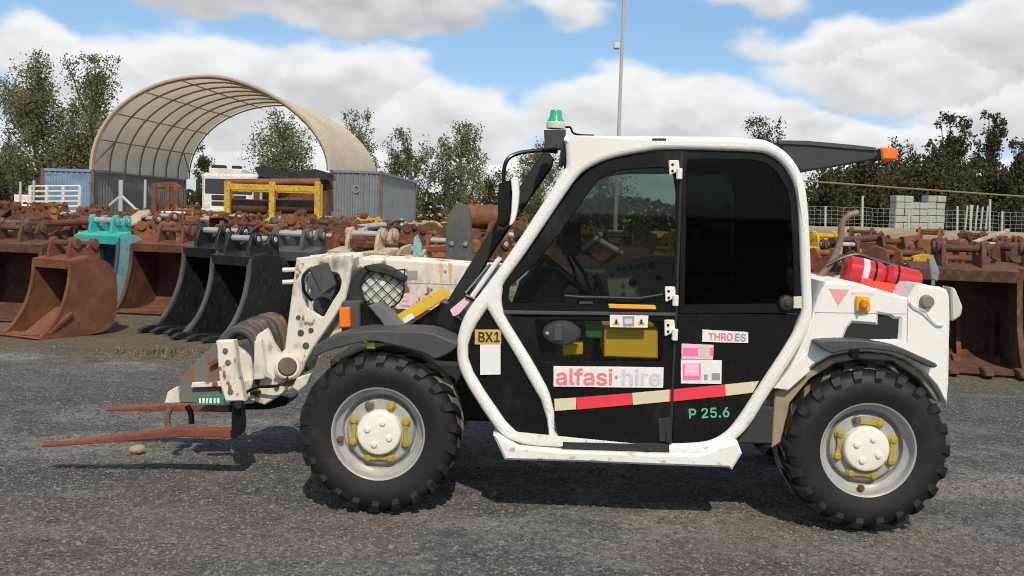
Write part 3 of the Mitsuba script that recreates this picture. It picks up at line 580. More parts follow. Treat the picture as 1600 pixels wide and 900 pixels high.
hole = SP(fillet([(480, 420), (530, 428), (531, 450), (505, 497), (478, 480)], 5, 4), .86)
HD = v('boom_head', prism(BMH, .86, .90, .008, [hole]), 'm_white_worn')
v('head_plate', prism(BMH, 1.22, 1.26, .008), 'm_white_worn', HD)
v('head_box', cat(prism(SP([(470, 410), (548, 404), (542, 440), (520, 490), (496, 528), (466, 540), (458, 520), (462, 470)], .9), 1.0, 1.2, .01)), 'm_white_worn', HD)
v('head_cylinder', cyl(S3(505, 480, .93), S3(498, 470, 1.2), .055, 16), 'm_hood', HD)
v('valve_box', prism(SP(fillet([(482, 418), (512, 410), (526, 446), (504, 462)], 3, 3), .84), .82, .98, .01), 'm_fender', HD)
v('hose', tube(spline([S3(488, 418, .84), S3(474, 432, .82), S3(476, 456, .82), S3(488, 470, .84)], 5), .010, 8), 'm_black', HD)
v('hose', tube(spline([S3(526, 430, .88), S3(530, 440, .86), S3(524, 464, .88), S3(508, 490, .9)], 5), .016, 8), 'm_black', HD)
v('pivot_pin', cat(cyl(S3(450, 573, .73), S3(450, 573, 1.3), .082, 28)), 'm_white_worn', HD)
v('pin_end', cyl(S3(449, 573, .715), S3(449, 573, .80), .056, 24), 'm_hose', HD)
for x, y, r in ((470, 520, .02), (486, 516, .016), (478, 540, .02), (466, 496, .014)): v('grease_cap', cyl(S3(x, y, .852), S3(x, y, .87), r, 10), 'm_hose_dark', HD)
for y in (421, 440): v('prong', tube([S3(466, y, .95), S3(442, y + 1, .95)], .014, 8), 'm_white_rusty', HD)
# carriage
CA = v('carriage', cat(prism(SP([(397, 531), (403, 522), (417, 513), (426, 535), (440, 557), (452, 552), (466, 566), (470, 580), (462, 602), (457, 607), (413, 633), (380, 623), (377, 597), (394, 592)], .78), .78, .84, .008),
                       prism(SP([(397, 560), (440, 557), (466, 566), (457, 607), (413, 633), (380, 623)], .9), 1.1, 1.16, .008), prism(SP([(372, 540), (392, 560), (396, 600), (376, 622), (366, 600)], .84), .84, 1.12, .008)), 'm_white_worn')
v('post', prism(SP([(337, 533), (365, 532), (372, 583), (382, 627), (352, 628), (343, 597)], .44), .44, .52, .008), 'm_white_rusty', CA, label='rust edged white post of the fork carriage')
v('post', prism(SP([(397, 533), (408, 530), (414, 580), (422, 592), (396, 594)], .72), .72, .77, .006), 'm_white_worn', CA)
v('fork_plate', prism(SP([(338, 534), (283, 588), (281, 630), (345, 630)], .84), .84, .87, .006), 'm_grey_rusty', CA, label='grey triangular plate with rust stains')
v('fork_plate', prism(SP([(262, 612), (278, 603), (280, 630), (256, 631)], .95), .95, 1.0, .006), 'm_white_rusty', CA, label='small rusty white bracket')
GP = v('sign_plate', prism(SP([(306, 619), (350, 616), (352, 633), (306, 634)], .72), .72, .73, .003), 'm_green_sign', CA, label='small green plate with pale marks')
for i, x in enumerate((311, 316, 322, 327, 334, 339)): v('mark', prism(SP(rect(x, 622, x + 3 + (i % 2), 630), .718), .7175, .722, 0), 'm_paper', GP, False)
for k, (dx, Y, r) in enumerate(((4, .78, .022), (8, .82, .026), (12, .86, .02), (17, .90, .027), (23, .95, .022), (30, 1.0, .027), (38, 1.05, .024), (47, 1.10, .027), (54, 1.15, .022))):
    y0 = 526 - k * 3
    v('hose', tube(spline([S3(346 + dx, y0 + 8, Y), S3(362 + dx, y0 - 8, Y), S3(384 + dx, y0 - 4, Y), S3(396 + dx, y0 + 24, Y), S3(398 + dx, y0 + 60, Y), S3(392 + dx, y0 + 90, Y)], 6), r, 12), ('m_hose_dark', 'm_hose', 'm_hose_dark')[k % 3], CA)
v('cross_bar', cat(cyl(S3(350, 560, .6), S3(350, 560, 1.4), .035, 12), cyl(S3(372, 632, .45), S3(372, 632, 1.5), .03, 12)), 'm_black', CA)
for x, y, Y in ((352, 548, .44), (356, 566, .44), (360, 612, .44), (410, 566, .77), (432, 604, .77), (404, 612, .77), (446, 590, .77)):
    v('bolt_head', cyl(S3(x, y, Y - .012), S3(x, y, Y + .004), .016, 6), 'm_hose', CA)
for k, (a, b, c_) in enumerate((((462, 566), (440, 600), (398, 606)),)):
    v('hydraulic_line', tube(spline([S3(*a, .80), S3(*b, .70), S3(*c_, .72), S3(c_[0] - 26, c_[1] + 18, .74)], 6), .009, 7), 'm_black', CA)
v('rail', prism(SP([(300, 598), (350, 596), (350, 604), (298, 606)], .80), .80, .83, .004), 'm_white_rusty', CA); v('rail', prism(SP([(326, 566), (344, 556), (346, 564), (328, 574)], .81), .80, .83, .004), 'm_rust_b', CA)
# forks
def fork(tip, heel, top, Y, m):
    tx, tz = S(*tip, Y); hx, hz = S(*heel, Y)
    K = [(tx, tz), (tx + .05, tz + .008), (hx - .3, hz + .034), (hx, hz + .036), (hx, hz - .004), (hx - .25, hz - .008), (tx + .02, tz - .008)]
    k = v('fork', prism(K, Y - .05, Y + .05, .004), m, TH, label='rust red fork tine nearest the viewer' if Y < 1 else 'rust red fork tine on the far side')
    ux, uz = S(*top, Y)
    v('shank', prism(fillet([(hx - .002, hz - .006), (hx + .05, hz), (hx + .065, hz + .05), (ux + .05, uz), (ux, uz), (hx + .005, hz + .04)], .03, 4), Y - .05, Y + .05, .005), 'm_black', k)
fork((68, 694), (364, 680), (366, 626), .55, 'm_fork'); fork((167, 638), (362, 641), (352, 560), 1.25, 'm_fork')
v('chain_loop', tube(spline([S3(268, 634, .95), S3(262, 650, .95), S3(264, 668, .95), S3(276, 672, .95)], 5), .02, 8), 'm_hose', CA)
v('chain_loop', tube(spline([S3(292, 634, .95), S3(298, 645, .95), S3(299, 662, .95)], 5), .018, 8), 'm_black', CA)
v('under_bar', prism(SP([(352, 634), (450, 626), (446, 634), (420, 640), (360, 641)], .9), .9, 1.2, .01), 'm_black', CA)
v('steer_link', prism(SP([(464, 590), (486, 584), (480, 600), (466, 612), (456, 606)], .75), .75, .8, .006), 'm_white_worn')
# fire extinguishers, carried on the tray
def extinguisher(a, b, Y, r, lab):
    p, q = S3(*a, Y), S3(*b, Y); u = (q - p); Ln = np.linalg.norm(u); u /= Ln
    X = thing('fire_extinguisher', lab, 'fire extinguisher', 'red fire extinguishers on the engine cover')
    N = np.cross(u, [0, 1., 0]); M = np.eye(4); M[:3, 0], M[:3, 1], M[:3, 2], M[:3, 3] = N, u, np.cross(N, u), p
    v('cylinder', xf(lathe([(.001, 0), (r * .8, .004), (r, .022), (r, Ln * .78), (r * .8, Ln * .88), (r * .35, Ln * .95), (.001, Ln * .96)][::-1], n=24), M), 'm_red', X)
    v('label', xf(lathe([(r + .0012, Ln * .36), (r + .0012, Ln * .50)][::-1], n=24), M), 'm_pale_pink' if r > .07 else 'm_red', X)
    v('valve', xf(cat(cyl((0, Ln * .93, 0), (0, Ln * 1.04, 0), r * .35, 10), cbox((0, Ln * 1.05, 0), (.03, .03, .09), .006)), M), 'm_black', X)
    v('band', xf(lathe([(r + .003, Ln * .62), (r + .003, Ln * .67)][::-1], n=24), M), 'm_black', X)
extinguisher((1318, 419), (1386, 434), .40, .075, 'larger red fire extinguisher with a white label, lying nearer the cab')
extinguisher((1436, 443), (1376, 428), .40, .067, 'shorter red fire extinguisher lying nearer the tail of the loader')
mat('m_stone', (.36, .28, .18), .8)

# ================================================================== the setting
def gravel_fn(p, n, uv):
    big = fbm(p.x * .35 + 3, p.y * .8, 0, 4); mid = fbm(p.x * 2.2, p.y * 3.0, 5.0, 4); fine = noise(p.x * 55, p.y * 55, 1.0); fine2 = noise(p.x * 120, p.y * 120, 7.0); f3 = fbm(p.x * 14, p.y * 18, 2.0, 3)
    c = mix((.060, .058, .056), (.160, .152, .140), smoothstep(.38, .62, big * .35 + mid * .45 + f3 * .2))
    br = smoothstep(.46, .62, fbm(p.x * 1.1 + 20, p.y * 1.6, 3.0, 4)) * smoothstep(6.6, 5.2, p.y)
    c = mix(c, (.094, .077, .063), br * .6)
    dark = smoothstep(.56, .66, fbm(p.x * .8 + 9, p.y * 2.2 + 4, 8.0, 4))
    c = mix(c, (.050, .049, .048), dark * .65)
    wet = smoothstep(6.8, 9.4, p.y) * smoothstep(.26, .42, fbm(p.x * .3, p.y * 1.4, 11.0, 3))
    c = mix(c, (.052, .052, .054), wet * .75)
    rut = smoothstep(.30, .0, dr.abs(p.y - 4.55 - .05 * p.x - .25 * noise(p.x * .5, 1.0))) + .8 * smoothstep(.26, .0, dr.abs(p.y - 3.75 + .07 * p.x - .3 * noise(p.x * .4, 7.0)))
    c = mix(c, (.062, .057, .052), rut * smoothstep(.35, .6, fbm(p.x * 1.6, p.y * 4.0, 21.0, 3)) * .6)
    mud = smoothstep(9.9, 10.8, p.y + (fbm(p.x * .8, p.y, 6.0, 3) - .5) * 1.4 + p.x * .06)
    c = mix(c, mix((.055, .046, .034), (.095, .078, .055), mid), mud)
    c = c * (.42 + .6 * fine + .56 * fine2)
    far = smoothstep(32, 44, p.y)
    return mix(c, mix((.30, .24, .15), (.2, .19, .09), mid), far)
def gravel_bump(p, n, uv): return fbm(p.x * 38, p.y * 38, 0.0, 3) + .5 * noise(p.x * 9, p.y * 9, 4.0)
mat('m_gravel', proc(gravel_fn), .9, (gravel_bump, .012, .006))
mat('m_pebble', proc(lambda p, n, uv: mix(mix((.05, .049, .048), (.078, .060, .048), smoothstep(.42, .62, fbm(p.x * 1.1 + 20, p.y * 1.6, 3.0, 4))), (.195, .188, .178), cell_rand(dr.floor(p.x * 40), dr.floor(p.y * 40), 3)) * (.8 + .4 * noise(p.x * 300, p.y * 300, p.z * 300))), .85)
gx = np.concatenate([[-1500, -400, -120, -50, -25], np.linspace(-14, 14, 281), [25, 50, 120, 400, 1500]]); gy = np.concatenate([[-60, -10, 0], np.linspace(2, 16, 141), np.linspace(17, 45, 20), [60, 120, 400, 1500]])
X, Y = np.meshgrid(gx, gy); P = np.stack([X, Y, X * 0], -1)
Z = (meshkit.fbm(P * np.array([.7, 1.2, 0]), 4, 2) - .5) * .045 + (meshkit.fbm(P * 6, 2, 8) - .5) * .012 - .006
Z *= (np.abs(X) < 14.1) & (Y > 2) & (Y < 16); P[..., 2] = Z
nx = len(gx); I, J = np.meshgrid(np.arange(len(gy) - 1), np.arange(nx - 1), indexing='ij'); q = (I * nx + J).ravel()
add('ground', (P.reshape(-1, 3), np.stack([q, q + 1, q + nx + 1, q + nx], 1)), 'm_gravel', smooth=True, kind='structure')
tag('ground', 'dark grey gravel yard with muddy patches', kind='structure')
def gz(x, y):
    p = np.stack([x, y, x * 0], -1)
    return ((meshkit.fbm(p * np.array([.7, 1.2, 0]), 4, 2) - .5) * .045 + (meshkit.fbm(p * 6, 2, 8) - .5) * .012 - .006) * ((y > 2) & (y < 16) & (np.abs(x) < 14))

R0 = np.random.default_rng(4)
def scatter(n, xr, yr, s0, s1, power=1.0):
    y = yr[0] + (yr[1] - yr[0]) * R0.random(n) ** power; x = (R0.random(n) - .5) * y * 1.15 + R0.normal(0, .1, n)
    return x, y, s0 + (s1 - s0) * R0.random(n) ** 2.5
octv = np.array([[1, 0, 0], [-1, 0, 0], [0, 1, 0], [0, -1, 0], [0, 0, 1], [0, 0, -1.]]); octf = np.array([[0, 2, 4], [2, 1, 4], [1, 3, 4], [3, 0, 4], [2, 0, 5], [1, 2, 5], [3, 1, 5], [0, 3, 5]])
def pebbles(x, y, s):
    n = len(x); a = R0.random(n) * 6.28; sc = np.stack([s * (.7 + .6 * R0.random(n)), s * (.7 + .6 * R0.random(n)), s * (.4 + .35 * R0.random(n))], 1)
    V = octv[None] * sc[:, None] * (.75 + .5 * R0.random((n, 6, 1)))
    V = np.stack([V[..., 0] * np.cos(a)[:, None] - V[..., 1] * np.sin(a)[:, None], V[..., 0] * np.sin(a)[:, None] + V[..., 1] * np.cos(a)[:, None], V[..., 2]], -1)
    V += np.stack([x, y, gz(x, y) + sc[:, 2] * .25], -1)[:, None]
    return V.reshape(-1, 3), (octf[None] + 6 * np.arange(n)[:, None, None]).reshape(-1, 3)
add('gravel', pebbles(*scatter(150000, 0, (3.0, 11.0), .0045, .012, 1.55)), 'm_pebble', smooth=False, kind='stuff')
tag('gravel', 'loose grey gravel stones over the yard', 'gravel', kind='stuff')
add('gravel_stones', pebbles(*scatter(1300, 0, (3.2, 9.5), .009, .020)), 'm_pebble', smooth=False); tag('gravel_stones', 'larger loose stones strewn over the gravel', 'stones', kind='stuff')
rk = ground(215, 706); add('rock', xf(tm(*(lambda s_: (s_.vertices * (.7 + .6 * meshkit.noise(s_.vertices * 22, 5))[:, None], s_.faces))(trimesh.creation.icosphere(1, .045))), move(rk[0], rk[1], .015) @ np.diag([1.1, .8, .75, 1])), 'm_stone', smooth=False, label='tan stone lying between the fork and its shadow', cat='stone')

# weeds on the mud verge
def blades(pts, h, w, seed):
    r = np.random.default_rng(seed); V, Fc = [], []
    for x, y in pts:
        for _ in range(9):
            a = r.random() * 6.28; l = h * (.5 + r.random()); b = r.normal(0, .05, 2); d = np.array([math.cos(a), math.sin(a)]) * l * .6
            o = np.array([x + b[0], y + b[1], -.01]); k = len(V); s = np.array([-math.sin(a), math.cos(a), 0]) * w
            V += [o - s, o + s, o + np.array([d[0], d[1], l])]; Fc.append([k, k + 1, k + 2])
    return V, Fc
mat('m_litter', (.20, .14, .06), .8)
mat('m_weed', proc(lambda p, n, uv: mix((.06, .075, .02), (.22, .17, .06), noise(p.x * 7, p.y * 7, 0))), .8)
r5 = np.random.default_rng(9); pts = [(x, y) for x, y in zip(r5.uniform(-6.5, 7.5, 900), r5.uniform(10.7, 12.0, 900)) if meshkit.noise(np.array([[x * 1.4, y * 2, 0]]), 4)[0] > .58 or (-3.9 < x < -2.6 and y < 11.3 and r5.random() < .2)]
add('weeds', blades(pts, .045, .010, 3), 'm_weed', smooth=False); tag('weeds', 'low weeds growing along the muddy verge before the buckets', 'weeds', kind='stuff')
leafr = R0.uniform(size=(260, 2)) * [13, 1.5] + [-6.5, 10.0]
add('fallen_leaves', pebbles(leafr[:, 0], leafr[:, 1], R0.uniform(.010, .022, 260)), 'm_litter', smooth=False); tag('fallen_leaves', 'tan leaf litter on the muddy verge', 'leaf litter', kind='stuff')

# ------------------------------------------------------------------ buckets
SW_ = np.array([[0, 1., 0, 0], [-1, 0, 0, 0], [0, 0, 1, 0], [0, 0, 0, 1]])
FRONT = spline([(.66, .01), (.47, .14), (.30, .36), (.20, .62), (.17, .86)], 4)
BACK = spline([(.17, .86), (-.10, .90), (-.40, .86), (-.56, .70), (-.60, .47), (-.57, .20), (-.44, .05), (-.10, .0), (.30, .0), (.66, .01)], 4)
SIDE = np.vstack([FRONT[:-1], BACK[:-1]])
def strip(c, t): return np.vstack([c, (c + t * np.stack([np.gradient(c[:, 1]), -np.gradient(c[:, 0])], 1) / np.linalg.norm(np.stack([np.gradient(c[:, 1]), -np.gradient(c[:, 0])], 1), axis=1, keepdims=True))[::-1]])
EAR = [(.12, .84), (.10, .98), (.05, 1.10), (-.03, 1.14), (-.10, 1.08), (-.15, 1.0), (-.22, 1.02), (-.28, 1.12), (-.36, 1.13), (-.42, 1.05), (-.46, .74), (-.2, .82)]
LOW = [(.66, .01), (.34, .30), (.20, .60), (.17, .86), (-.34, .86), (-.58, .5), (-.42, .05)]
_proto = {}
def proto(w, near, teeth):
    k = (round(w, 2), near, teeth)
    if k in _proto: return _proto[k]
    D = {}; p = lambda m, sm=25: mikit.ply(xf(m, SW_), RUST[0], smooth=sm)
    if near:
        sp = prism(SIDE, 0, .03, .004)
        D['shell'] = [p(prism(strip(BACK, -.03), -w / 2 + .004, w / 2 - .004, 0), 40)]
        D['side_plate'] = [p(xf(sp, move(0, -w / 2, 0))), p(xf(sp, move(0, w / 2 - .03, 0)))]
        ed = strip(FRONT, .03); em = prism(ed, -.008, .038, 0)
        D['side_edge'] = [p(xf(em, move(0, -w / 2, 0)), False), p(xf(em, move(0, w / 2 - .03, 0)), False)]
        D['cutting_edge'] = [p(prism([(.5, .015), (.70, .0), (.72, .02), (.52, .05)], -w / 2 - .01, w / 2 + .01, .004))]
        D['top_beam'] = [p(prism([(.20, .78), (.22, .88), (-.12, .93), (-.12, .84)], -w / 2 + .01, w / 2 - .01, .01))]
        if teeth: D['tooth'] = [p(prism([(.58, .0), (.80, -.0), (.90, .03), (.78, .07), (.56, .07)], x - .035, x + .035, .008)) for x in np.linspace(-w / 2 + .06, w / 2 - .06, max(3, int(w / .22)))]
    else:
        body = [prism(LOW, -w / 2, -w / 2 + .03, 0), prism(LOW, w / 2 - .03, w / 2, 0), prism(strip(np.array(LOW[3:]), -.03), -w / 2, w / 2, 0), prism([(.66, .01), (-.42, .05), (-.42, .09), (.66, .04)], -w / 2, w / 2, 0), prism([(.20, .74), (.22, .88), (-.12, .93), (-.12, .80)], -w / 2, w / 2, 0)]
        D['bucket_body'] = [p(cat(*body), False)]
    e = prism(EAR, -.02, .02, .004 if near else 0)
    g = min(.17, w * .3)
    D['ear'] = [p(xf(e, move(0, -g, 0)), False), p(xf(e, move(0, g, 0)), False)]
    D['pin'] = [p(cyl((f, -g - .06, z), (f, g + .06, z), .034, 10 if near else 6)) for f, z in ((-.02, 1.07), (-.32, 1.06))]
    if near: D['boss'] = [p(cyl((f, s * (g + .02), z), (f, s * (g + .055), z), .065, 14)) for f, z in ((-.02, 1.07), (-.32, 1.06)) for s in (-1, 1)]
    _proto[k] = D; return D
def bucket(x, y, yaw, w, s, m, label, group=None, near=True, teeth=True, pins='m_pin', z=0., tilt=0., over=None, kind='excavator bucket', sf=1.):
    k = thing('excavator_bucket', label, kind, group)
    M = move(x, y, z) @ rotz(yaw) @ trimesh.transformations.rotation_matrix(tilt, [1, 0, 0]) @ np.diag([s, s * sf, s, 1.])
    for nm, L in proto(w, near, teeth).items():
        for d in L:
            mm = (over or {}).get(nm, m)
            if nm == 'pin': mm = pins
            if nm == 'side_edge' and m == M_BK: mm = 'm_yard_grey'
            again(d, nm, k, mm, M)
    return k
def at(px, py): g = ground(px, py); return float(g[0]), float(g[1])
YW = -.62
def bk(px, py, yaw, w, s, m, label, **kw):
    x, y = at(px, py); c, d = math.sin(yaw), -math.cos(yaw)      # the pixel is where the lip's middle meets the ground
    q = .66 * s * kw.get('sf', 1.)
    bucket(x - c * q, y - d * q, yaw, w, s, m, label, **kw)
bk(34, 528, -.50, .66, 1.0, RUST[1], 'rusty narrow bucket at the far left front with a folded lip plate', teeth=False, sf=.84, pins=RUST[0])
bk(-40, 500, -.2, 1.1, 1.1, RUST[2], 'dark rusty bucket cut off by the left edge of the picture', teeth=False, pins=RUST[2])
bk(234, 492, -.16, 1.0, 1.10, RUST[0], 'wide rusty bucket with a dark inside, left of the black ones', teeth=False, pins=RUST[0], sf=.9)
bk(122, 482, -.40, .72, 1.2, M_TE, 'bucket with teal hitch ears and a pale teal side behind the rusty front one', teeth=False, sf=.62, over={'shell': M_SL, 'side_plate': M_PA, 'side_edge': M_SL, 'cutting_edge': M_SL, 'top_beam': M_TE})
bk(262, 520, -.5, .50, 1.16, M_BK, 'leftmost of the three black narrow buckets', sf=.95); bk(314, 532, -.5, .56, 1.10, M_BK, 'middle one of the three black narrow buckets', sf=.9); bk(404, 508, -.5, .56, 1.14, M_BK, 'rightmost of the three black narrow buckets, nearest the boom head', sf=.9)
bk(372, 470, -.5, .56, 1.14, M_BK, 'black bucket half hidden behind the three black narrow ones')
bk(1512, 585, -.25, .95, 1.25, RUST[2], 'large dark rusty bucket with teeth behind the tail of the loader', pins=RUST[2]); bk(1630, 575, -.4, .9, 1.25, RUST[0], 'dark rusty bucket cut off by the right edge of the picture', pins=RUST[0])
bk(1420, 560, -.3, 1.0, 1.15, RUST[1], 'rusty bucket mostly hidden behind the engine cover', pins=RUST[1])
x0, y0 = at(50, 528); add('lip_plate', prism(fillet([(0, 0), (.34, .05), (.44, .42), (.16, .5)], .03, 3), -.02, .02, .004).apply_transform(move(x0 - .1, y0 - .05, .02) @ rotz(-.3) @ trimesh.transformations.rotation_matrix(-.9, [1, 0, 0])), RUST[1], label='flat rusty steel plate leaning on the leftmost narrow bucket', cat='steel plate')

rr = random.Random(11)
PAL = [(RUST[0], 'dark rust-brown'), (RUST[1], 'rust-red'), (RUST[2], 'deep brown rusted'), (M_OR, 'orange rusted'), (M_YE, 'faded yellow'), (M_CR, 'cream painted'), (M_GR, 'grey steel'), (M_GN, 'pale green')]
WT = [26, 32, 24, 10, 1.5, 3, 3, 0]
cnt = 0; XPOS = {}
MARKS = [(60, 'below the pale sign'), (140, 'below the gate panel'), (235, 'below the stayed post'), (310, 'below the rust-red machine'), (400, 'below the truck'), (460, 'below the rack left half'), (515, 'below the rack right half'),
         (600, 'below the grey container end'), (665, 'below the grey container side'), (735, 'around the breaker'), (790, 'behind the mirror'), (860, 'beside the front pillar'), (960, 'behind the door window front'), (1060, 'behind the door window rear'),
         (1160, 'behind the rear window left'), (1270, 'behind the rear window right'), (1330, 'beside the exhaust pipe'), (1390, 'left of the blocks'), (1480, 'below the blocks'), (1550, 'below the fence post'), (9999, 'at the right edge')]
for row, D in enumerate((13.6, 15.2, 17.0, 19.0, 21.2, 23.6, 26.2, 29.2, 32.6)):
    x = -.53 * D + rr.uniform(0, .6); lim = .53 * D
    while x < lim:
        w = rr.choice((.6, .8, 1.0, 1.2, 1.5)); px = 800 + x / D * 1650
        skip = (860 < px < 1230 and row % 3 != 1) or (1380 < px < 1490 and D > 24) or (px > 1250 and D > 31) or (px < 300 and D < 16.5) or (D < 15 and (px < 470 or px > 1380)) or (560 < px < 760 and row < 1)
        if not skip:
            m, nm = PAL[rr.choices(range(8), WT)[0]]; s = rr.uniform(.95, 1.18) * (1.0 if row < 5 else 1.05)
            big = D < 19.5; pb = rr.random() < .16; tl_ = rr.choice((0, 0, 0, .12, -.12, .3)); sz = 'narrow ' if w < .7 else 'wide ' if w > 1.3 else ''
            lm = next(t for lim_, t in MARKS if px < lim_); rw = ('first', 'second', 'third', 'fourth', 'fifth', 'sixth', 'seventh', 'eighth', 'ninth')[row]
            lab = f'{sz}{nm} bucket ' + ('with bright pins ' if pb else 'tipped forward ' if tl_ > .2 else '') + f'in the {rw} row, {lm}'
            kb = bucket(x, D + rr.uniform(-.5, .5), rr.choice((YW, -.4, .3, 2.6, 3.4, 1.6, -.9)) + rr.uniform(-.25, .25), w, s, m, lab,
                   'buckets in the crowded rows', near=big, teeth=False, pins='m_pin' if pb else m, tilt=tl_, z=rr.choice((0, 0, .08, .15)), sf=rr.uniform(.75, 1.05))
            XPOS[kb] = px; cnt += 1
        x += w * 1.0 + rr.uniform(.08, .42)
# links and hitch frames lying on top of the buckets
LK = {}
def link_parts(kd):
    if kd in LK: return LK[kd]
    p = lambda m: mikit.ply(m, RUST[0], smooth=25)
    if kd == 0: D_ = {'side_bar': [p(prism(fillet([(-.26, -.05), (.26, -.06), (.30, .05), (.1, .10), (-.26, .06)], .03, 3), y - .02, y + .02, .004)) for y in (-.15, .15)], 'pin': [p(cyl((x, -.2, 0), (x, .2, 0), .036, 10)) for x in (-.22, .22)]}
    elif kd == 1: D_ = {'side_plate': [p(prism(fillet([(-.3, -.1), (.3, -.12), (.34, .08), (.2, .2), (.05, .1), (-.12, .22), (-.3, .12)], .04, 3), y - .022, y + .022, .004)) for y in (-.17, .17)], 'cross_bar': [p(cyl((x, -.16, z), (x, .16, z), .045, 10)) for x, z in ((-.18, .1), (.22, .1), (0, -.05))]}
    else: D_ = {'tine': [p(prism(fillet([(-.08, -.4), (.0, -.42), (.09, -.1), (.1, .32), (-.08, .34), (-.06, 0)], .03, 3), -.035, .035, .006))], 'boss': [p(cyl((0, -.08, .26), (0, .08, .26), .085, 14))]}
    LK[kd] = D_; return D_
nl_ = 0
for D in (13.2, 14.6, 16.2, 18.2, 20.4, 23.0, 26.5, 30.0):
    x = -.53 * D
    while x < .53 * D:
        px = 800 + x / D * 1650; x += rr.uniform(.35, 1.05) * (1 if D < 20 else 1.4)
        if 870 < px < 1250 or (D < 15.5 and px < 470) or (D < 17.5 and 60 < px < 290) or (D < 14.4 and px > 1380) or (px > 1250 and D > 24): continue
        kd = rr.choice((0, 0, 1, 1, 2)); m, nm = PAL[rr.choices(range(8), [22, 26, 18, 18, 2.5, 6, 6, 1.2])[0]]; lm = next(t for lim_, t in MARKS if px < lim_)
        M = move(x, D, rr.uniform(.98, 1.16)) @ rotz(rr.uniform(0, 6.28)) @ trimesh.transformations.rotation_matrix(rr.uniform(-.5, .5), [0, 1, 0]) @ trimesh.transformations.rotation_matrix(rr.choice((0, 0, 1.5, .5)), [1, 0, 0])
        k = thing(('bucket_link', 'hitch_frame', 'ripper_tine')[kd], f'{nm} ' + ('bucket link', 'hitch frame', 'ripper tine')[kd] + f' on {"front" if D < 15.5 else "middle" if D < 22 else "far"} buckets, {lm}', ('linkage', 'hitch', 'ripper tine')[kd], 'loose linkage on the buckets')
        for n_, L in link_parts(kd).items():
            for d in L: again(d, n_, k, 'm_pin' if n_ == 'pin' and rr.random() < .3 else m, M)
        XPOS[k] = px; nl_ += 1
print('row buckets', cnt, 'links', nl_)
# the cream bucket with bright pins and its neighbours behind the boom
for px, py, D, m, s, lb in ((570, 420, 13.2, M_CR, 1.18, 'cream and rust bucket with bright pins right above the boom'), (520, 420, 14.6, RUST[1], 1.1, 'rust-red bucket with bright pins above the boom head'), (690, 420, 14.2, M_OR, 1.1, 'orange rusted bucket above the middle of the boom'),
                            (455, 420, 13.4, M_GR, 1.15, 'dark grey bucket with bright pins right of the black ones')):
    w_ = W(px, py, D); bucket(float(w_[0]), D, -.3, .7, s, m, lb, near=True, teeth=False, pins='m_pin')
# a grey upright rock breaker, an orange drum, a blue bag, pipes
wb = W(717, 400, 12.5); RB = thing('rock_breaker', 'dark grey hydraulic breaker standing upright behind the boom', 'hydraulic breaker')
add('side_plate', prism(fillet([(-.16, .0), (.14, .0), (.17, 1.0), (.12, 1.62), (-.02, 1.70), (-.15, 1.5)], .05), -.14, -.10, .006).apply_transform(move(wb[0], 12.5, 0)), 'm_yard_grey', RB); add('side_plate', prism(fillet([(-.16, .0), (.14, .0), (.17, 1.0), (.12, 1.62), (-.02, 1.70), (-.15, 1.5)], .05), .10, .14, .006).apply_transform(move(wb[0], 12.5, 0)), 'm_yard_grey', RB)
add('core', cbox((wb[0], 12.5, .8), (.22, .2, 1.5), .03), RUST[2], RB); add('bolt', cat(*[cyl((wb[0] + dx, 12.33, z), (wb[0] + dx, 12.37, z), .03, 8) for dx in (-.08, .08) for z in (.4, .8, 1.2)]), 'm_metal', RB)
def drum(px, py, D, r, L, m, label, axis=(1, 0, 0)):
    c = W(px, py, D); a = np.array(axis, float); k = thing('steel_drum', label, 'drum')
    add('barrel', cyl(c - a * L / 2, c + a * L / 2, r, 22, .02), m, k)
    add('rib', cat(*[cyl(c + a * (t * L - .02), c + a * (t * L + .02), r + .015, 22, .008) for t in (-.2, .2)]), m, k)
    return c
c = drum(757, 338, 15.5, .17, .5, M_OR, 'orange rusted drum behind the mirror')
bucket(float(c[0]), 15.6, .2, .8, 1.25, RUST[0], 'rust-brown bucket under the orange drum', near=False, teeth=False)
c = W(816, 365, 14.0); bucket(float(c[0]), 14.0, -.2, .7, 1.2, M_OR, 'orange bucket seen between the mirror and the cab pillar', near=True, teeth=False)
c = W(652, 384, 12.6); add('blade_plate', prism([(-.05, -.13), (.07, -.12), (.05, .02), (.0, .14), (-.04, .10)], -.03, .03, .006).apply_transform(move(*c)), M_PA, label='small pale blue pointed plate standing among the rusty steel above the boom', cat='plate')
for i, (a, b, m, lb) in enumerate((((500, 378), (640, 372), RUST[1], 'rust-red steel pipe lying over the buckets above the boom'), ((1300, 376), (1372, 372), RUST[2], 'brown steel pipe lying beyond the fire extinguishers'), ((1440, 392), (1590, 384), RUST[0], 'long rusty pipe lying over the buckets at the right'),
                                  ((10, 352), (150, 346), RUST[0], 'long rusty pipe lying over the buckets at the left'), ((560, 356), (600, 352), 'm_pin', 'short bright steel pin bar above the boom'))):
    add('steel_pipe', tube([W(*a, 15.), W(*b, 16.5)], .05, 10), m, label=lb, cat='pipe')
c = W(1548, 372, 16); add('steel_beam', prism([(-.26, -.10), (.26, .10), (.26, .15), (-.26, -.05)], -.05, .05, .005).apply_transform(move(*c)), M_CR, label='cream painted beam lying at a slant over the right hand buckets', cat='beam')
tl = S3(1460, 448, 1.5); c = np.array([*(VM[:3, :3] @ tl + A0)])
TL = thing('work_lamp', 'small grey lamp on a stem above the tail of the loader', 'lamp'); del labels[TL]; 
